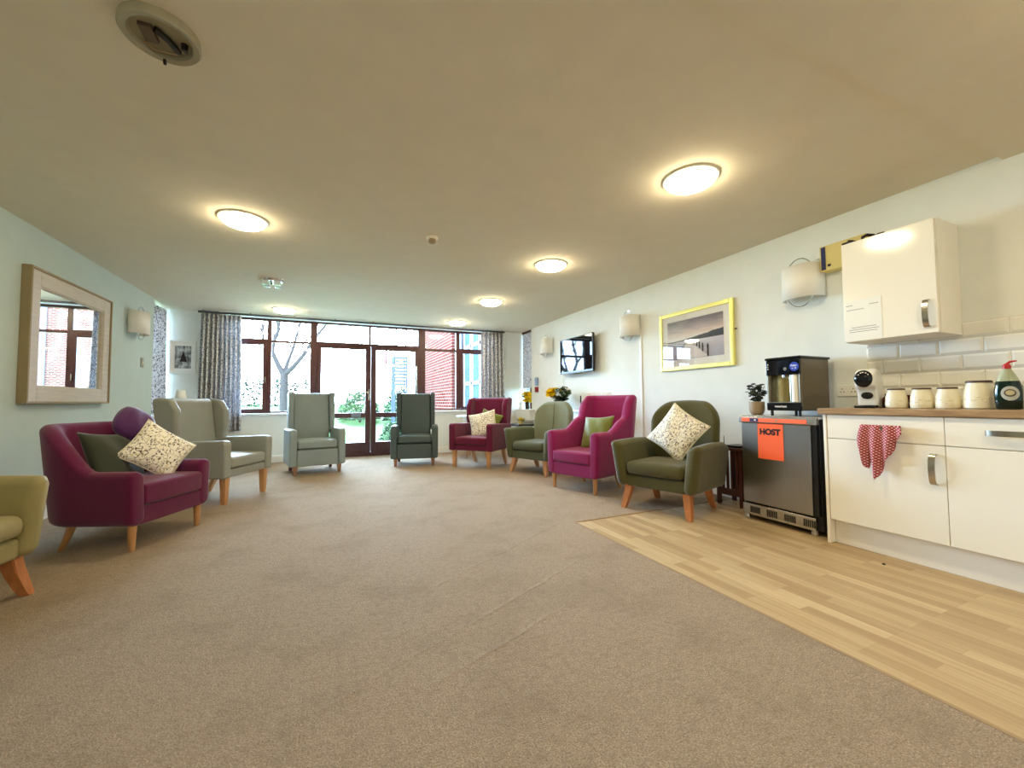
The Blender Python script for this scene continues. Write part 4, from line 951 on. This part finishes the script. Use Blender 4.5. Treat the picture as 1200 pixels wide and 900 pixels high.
t = thing('candlestick', 'slim dark candlestick between the bouquet and the magenta armchair', 'candlestick', (3.38, 5.08, .83)); b = B(); lathe(b, [(0, 0), (.03, 0), (.03, .006), (.008, .014), (.008, .12), (.014, .13), (.011, .14), (0, .14)], n=16); obj('stick', b, M['blackgloss'], t); b = B(); lathe(b, [(0, .14), (.009, .14), (.009, .21), (0, .212)], n=12); obj('candle', b, M['ink'], t)
tag(bxo('blue_box', (3.32, 3.38, 4.94, 5.02, .83, .88), plain('pale_blue', (110, 170, 210), .4), None, .004), 'small blue box on the white console', 'box')
t = thing('wire_basket', 'white scrolled wire basket on the console behind the magenta armchair', 'basket', (3.42, 4.68, .83))
b = B()
for k in range(28):
    u = k/28; a = 2*PI*u; x, y = .09*math.cos(a), .21*math.sin(a); tube(b, [(x*.75, y*.8, .005), (x, y, .12), (x*1.05, y*1.04, .20)], .0035, 5)
for z, s_ in ((.006, .78), (.12, 1.), (.20, 1.05)): tube(b, [(.09*s_*math.cos(2*PI*i/36), .21*s_*math.sin(2*PI*i/36), z) for i in range(37)], .005, 6, False)
obj('wire_body', b, M['gloss_white'], t)
b = B()
for k in range(14):
    a0 = 2*PI*k/14; cy_ = .22*math.sin(a0); cx_ = .095*math.cos(a0); tube(b, [(cx_, cy_+.022*math.cos(q), .222+.022*math.sin(q)) for q in [2*PI*i/12 for i in range(13)]], .0035, 5, False)
obj('scroll_rim', b, plain('peach_wire', (226, 200, 184), .5), t)
t = thing('table_lamp', 'white table lamp peeping over the sage grey wing armchair', 'lamp', (-1.96, 7.25, .62)); b = B(); lathe(b, [(0, 0), (.06, 0), (.06, .01), (.015, .03), (.012, .34), (0, .34)], n=20); obj('base', b, M['gloss_white'], t)
b = B(); lathe(b, [(.075, .36), (.050, .535)], n=28); o = obj('lamp_shade', b, M['shade'], t, wn=False); sd = o.modifiers.new('t', 'SOLIDIFY'); sd.thickness = .003
t = thing('lamp_table', 'small pale table in the left corner under the lamp', 'side table', (-1.96, 7.25, 0)); bxo('tabletop', (-.18, .18, -.18, .18, .595, .62), M['gloss_white'], t, .004)
for x in (-1, 1):
    for y in (-1, 1): bxo('leg', (x*.15-.015, x*.15+.015, y*.15-.015, y*.15+.015, 0, .595), M['gloss_white'], t, .003)

# ------------------------------------------------------------------ outside
def gz(y): return 0 if y < 10 else (.9*(y-10)/6 if y < 16 else .9)
b = B(); ys = [7.96, 10, 11, 12, 13, 14, 15, 16, 22, 60]; vr = [[b.verts.new((x, y, gz(y)-.06)) for x in (-30, 40)] for y in ys]
for p_, q_ in zip(vr, vr[1:]): b.faces.new((p_[0], p_[1], q_[1], q_[0]))
struct(obj('ground', b, M['grass'], smooth=False))
struct(bxo('ground_paving', (-6, 12, 7.96, 10.0, -.12, -.03), M['paving']))
# side gardens so that light reaches the side windows
b = B(); box(b, -12, XL-.35, 2, 7.9, -.2, -.06); box(b, XR+.35, 14, 2, 7.9, -.2, -.06); struct(obj('ground_side', b, M['grass'], smooth=False))
h_ = B(); box(h_, -5.5, -.8, 16.6, 17.4, .85, 1.78, .05)
hd = thing('hedge', 'clipped hedge across the garden behind the bare tree', 'hedge'); 
lf = B()
for k in range(5200):
    x = random.uniform(-5.6, -.75); z = random.uniform(.85, 1.85); y = random.uniform(16.3, 17.5); a = Matrix.Rotation(random.uniform(0, 6.28), 3, 'Z') @ Matrix.Rotation(random.uniform(-1.5, 1.5), 3, 'X'); s = random.uniform(.03, .07); q = Vector((x, y, z))
    lf.faces.new([lf.verts.new(q+a@Vector(w)) for w in ((-s, 0, 0), (0, s*.5, 0), (s, 0, 0), (0, -s*.5, 0))])
obj('foliage', lf, M['leafB'], hd, smooth=False)
br = B()
for k in range(60): x = -5.5+k*.08; tube(br, [(x, 16.9, .8), (x+random.uniform(-.1, .1), 16.9+random.uniform(-.2, .2), 1.3), (x+random.uniform(-.2, .2), 16.9, 1.75)], .012, 5)
obj('branches', br, M['bark'], hd)
def shrub(label, cx, cy, rx, rz, n):
    t = thing('shrub', label, 'shrub', (cx, cy, gz(cy)-.06)); b = B()
    for _ in range(n):
        a, e = random.uniform(0, 2*PI), math.asin(random.uniform(-.1, 1)); r = random.uniform(.55, 1)**.5*(1+.12*math.sin(3*a)); q = Vector((rx*r*math.cos(a)*math.cos(e), rx*r*math.sin(a)*math.cos(e), .1+rz*r*max(0, math.sin(e))))
        m_ = Matrix.Rotation(random.uniform(0, 6.28), 3, 'Z') @ Matrix.Rotation(random.uniform(-1.5, 1.5), 3, 'X'); s = random.uniform(.025, .055)
        b.faces.new([b.verts.new(q+m_@Vector(w)) for w in ((-s, 0, 0), (0, s*.5, 0), (s, 0, 0), (0, -s*.5, 0))])
    obj('foliage', b, M['leafA'], t, smooth=False)
    b = B()
    for k in range(9): a = k*.7; tube(b, [(0, 0, 0), (.4*rx*math.cos(a), .4*rx*math.sin(a), rz*.5), (.7*rx*math.cos(a), .7*rx*math.sin(a), rz*.8)], [.02, .012, .005], 6)
    obj('stems', b, M['bark'], t)
shrub('rounded green shrub seen through the left patio door', .80, 12.9, .6, .85, 3800)
shrub('green shrub seen through the right patio door', 1.95, 12.6, .5, 1.0, 3600)
shrub('low leafy shrub by the doors seen through the lower right pane', 1.45, 9.7, .42, .50, 2000)
t = thing('bare_tree', 'bare branched tree in the garden behind the left window', 'tree', (-1.19, 13, gz(13)-.06)); b = B(); z0 = gz(13)-.06
def T(pts, r): tube(b, [(x+1.19, y-13, z-z0) for x, y, z in pts], [q*1.15 for q in r], 8)
T([(-1.19, 13, z0), (-1.2, 13, 1.2), (-1.2, 13, 1.78)], [.11, .09, .09])
T([(-1.2, 13, 1.75), (-1.36, 13, 2.05), (-1.5, 13, 2.4), (-1.46, 13, 2.7), (-1.36, 13, 3.0), (-1.33, 13.1, 3.7)], [.075, .06, .05, .045, .04, .025])
T([(-1.5, 13, 2.4), (-1.7, 12.9, 2.7), (-1.75, 12.9, 3.2)], [.04, .03, .01])
T([(-1.2, 13, 1.78), (-1.13, 13.1, 2.1), (-1.0, 13.1, 2.5), (-.85, 13, 3.1), (-.8, 13, 3.7)], [.06, .045, .035, .025, .01])
T([(-1.2, 13, 1.75), (-.95, 12.9, 2.0), (-.7, 12.9, 2.35), (-.48, 12.9, 2.75), (-.1, 12.9, 3.3), (.2, 12.9, 3.6)], [.07, .055, .05, .04, .03, .01])
T([(-.7, 12.9, 2.35), (-.75, 12.8, 2.6), (-.5, 12.8, 2.9), (-.3, 12.8, 3.3)], [.03, .025, .02, .008])
for k in range(26):
    s0 = random.choice([(-1.46, 13, 2.7), (-1.36, 13, 3.0), (-.85, 13, 3.1), (-1.0, 13.1, 2.5), (-.48, 12.9, 2.75), (-.1, 12.9, 3.3), (-1.72, 12.9, 2.9)])
    d = Vector((random.uniform(-.5, .5), random.uniform(-.4, .4), random.uniform(.25, .8))); p0 = Vector(s0); T([tuple(p0), tuple(p0+d*.5+Vector((0, 0, .05))), tuple(p0+d)], [.016, .010, .004])
obj('branches', b, M['bark'], t)
tag(bxo('garden_screen', (-3.25, -2.7, 15.2, 15.28, gz(15.2)-.06, 1.75), M['teal'], None, .01), 'turquoise panel standing before the hedge beyond the left window', 'screen')
t = thing('slatted_enclosure', 'grey slatted raised enclosure on posts seen through the right patio door', 'garden structure', (1.77, 11.5, 0)); b = B()
for k in range(9): box(b, -.19, .19, -.02, .02, 1.42+k*.092, 1.49+k*.092, .004)
obj('slats', b, M['slat'], t)
for x in (-.17, .17):
    for y in (.0, .4): bxo('post', (x-.025, x+.025, y+.02, y+.07, .1, 2.26), M['slat'], t, .004)
# brick wing on the right
BW = brickmat('brick_wing', 'YZ'); BW2 = brickmat('brick_front', 'XZ')
t = thing('brick_building', 'red brick wing of the building outside the right window', 'building')
BX = 2.62
bxo('wall', (BX, BX+4, 9.35, 12.4, -.1, 5.2), BW, t)
bxo('wall', (BX+.35, BX+4, 8.1, 9.35, -.1, 5.2), brickmat('brick_set_back', 'YZ', (130, 122, 116), (118, 110, 106)), t)
b = B()
for y0, y1 in ((8.15, 8.72), (8.76, 9.33)):
    for a_ in ((y0, y0+.05, .2, 2.9), (y1-.05, y1, .2, 2.9), (y0, y1, .2, .27), (y0, y1, 1.35, 1.42), (y0, y1, 2.2, 2.27), (y0, y1, 2.83, 2.9)): box(b, BX+.27, BX+.35, a_[0], a_[1], a_[2], a_[3])
obj('white_window_frame', b, M['gloss_white'], t, smooth=False)
bxo('window_glass', (BX+.30, BX+.345, 8.15, 9.33, .2, 2.9), plain('grey_pane', (70, 88, 108), 1., **{'Specular IOR Level': 0.}), t)
b = B(); tube(b, [(BX+.2, 9.30, 5.0), (BX+.2, 9.30, 0)], .035, 10); obj('downpipe', b, plain('grey_blue_pipe', (120, 128, 160), .5), t)
bxo('roof', (BX-.3, BX+4.3, 8.0, 12.6, 5.2, 5.35), M['slat'], t)
t = thing('brick_building', 'far brick block with a grey downpipe, seen only in the big mirror', 'building')
bxo('wall', (5.08, 15, 24.0, 28, .7, 9), brickmat('brick_far', 'XZ', (128, 66, 54), (96, 46, 38), (190, 180, 172)), t)
b = B(); tube(b, [(6.9, 23.9, 9), (6.9, 23.9, .8)], .09, 10); obj('downpipe', b, plain('grey_blue_pipe2', (120, 128, 160), .5), t)
bxo('roof', (4.95, 15.2, 23.8, 28.2, 9, 9.2), M['slat'], t)
t = thing('bird_feeder', 'thin hanging bird feeder outside the right patio door', 'bird feeder', (1.0, 8.35, 0))
b = B(); tube(b, [(0, 0, 2.75), (0, 0, 2.0)], .005, 6); obj('cord', b, M['ink'], t)
b = B(); lathe(b, [(0, 2.0), (.02, 1.99), (.022, 1.72), (0, 1.71)], n=14); obj('seed_tube', b, plain('feeder_red', (150, 90, 90), .4), t)
b = B(); box(b, -.02, .02, -.42, .02, 2.74, 2.77, .004); obj('hanger', b, M['ink'], t)

# ------------------------------------------------------------------ light, world, camera
w = bpy.data.worlds.new('world'); sc.world = w; w.use_nodes = True; nt = w.node_tree; nt.nodes.clear()
def wn(t, **kw):
    n = nt.nodes.new(t)
    for k, v in kw.items(): setattr(n, k, v)
    return n
o = wn('ShaderNodeOutputWorld'); bg = wn('ShaderNodeBackground'); tc = wn('ShaderNodeTexCoord'); L_ = nt.links.new
nrm = wn('ShaderNodeVectorMath', operation='NORMALIZE'); L_(tc.outputs['Generated'], nrm.inputs[0])
dt = wn('ShaderNodeVectorMath', operation='DOT_PRODUCT'); L_(nrm.outputs[0], dt.inputs[0]); dt.inputs[1].default_value = Vector((-.06, 1, .30)).normalized()
mx = wn('ShaderNodeMath', operation='MAXIMUM'); L_(dt.outputs['Value'], mx.inputs[0]); mx.inputs[1].default_value = 0
pw = wn('ShaderNodeMath', operation='POWER'); L_(mx.outputs[0], pw.inputs[0]); pw.inputs[1].default_value = 7      # bright haze low in the sky ahead
ml = wn('ShaderNodeMath', operation='MULTIPLY_ADD'); L_(pw.outputs[0], ml.inputs[0]); ml.inputs[1].default_value = 55; ml.inputs[2].default_value = 17
bg.inputs[0].default_value = (.47, .71, 1, 1); L_(ml.outputs[0], bg.inputs[1]); L_(bg.outputs[0], o.inputs[0])
for nm, loc, rot, sx, sy in (('sky_portal', (.68, 7.96, 1.3), (-PI/2, 0, 0), 4.6, 2.3),):
    l = bpy.data.lights.new(nm, 'AREA'); l.shape = 'RECTANGLE'; l.size = sx; l.size_y = sy; l.cycles.is_portal = True
    ob = bpy.data.objects.new(nm, l); link(ob); ob.location = loc; ob.rotation_euler = rot
F, YAW, PIT, ROL = 476.2, R(24.06), R(2.49), R(-.41)
fw = Vector((math.sin(YAW)*math.cos(PIT), math.cos(YAW)*math.cos(PIT), math.sin(PIT))); r0 = Vector((math.cos(YAW), -math.sin(YAW), 0)); u0 = r0.cross(fw)
rt = math.cos(ROL)*r0+math.sin(ROL)*u0; up = -math.sin(ROL)*r0+math.cos(ROL)*u0
cam = bpy.data.cameras.new('camera'); cam.sensor_width = 36; cam.lens = F/1200*36; cam.clip_start = .02
co = bpy.data.objects.new('camera', cam); link(co)
mm = Matrix((rt, up, -fw)).transposed().to_4x4(); mm.translation = (0, 0, .96); co.matrix_world = mm; sc.camera = co
vs = sc.view_settings; vs.view_transform = 'Standard'; vs.look = 'None'; vs.gamma = 1; vs.use_curve_mapping = False; vs.exposure = 0.6
sc.cycles.max_bounces = 10; sc.cycles.diffuse_bounces = 6; sc.cycles.transparent_max_bounces = 12; sc.cycles.use_denoising = True; sc.cycles.sample_clamp_indirect = 8
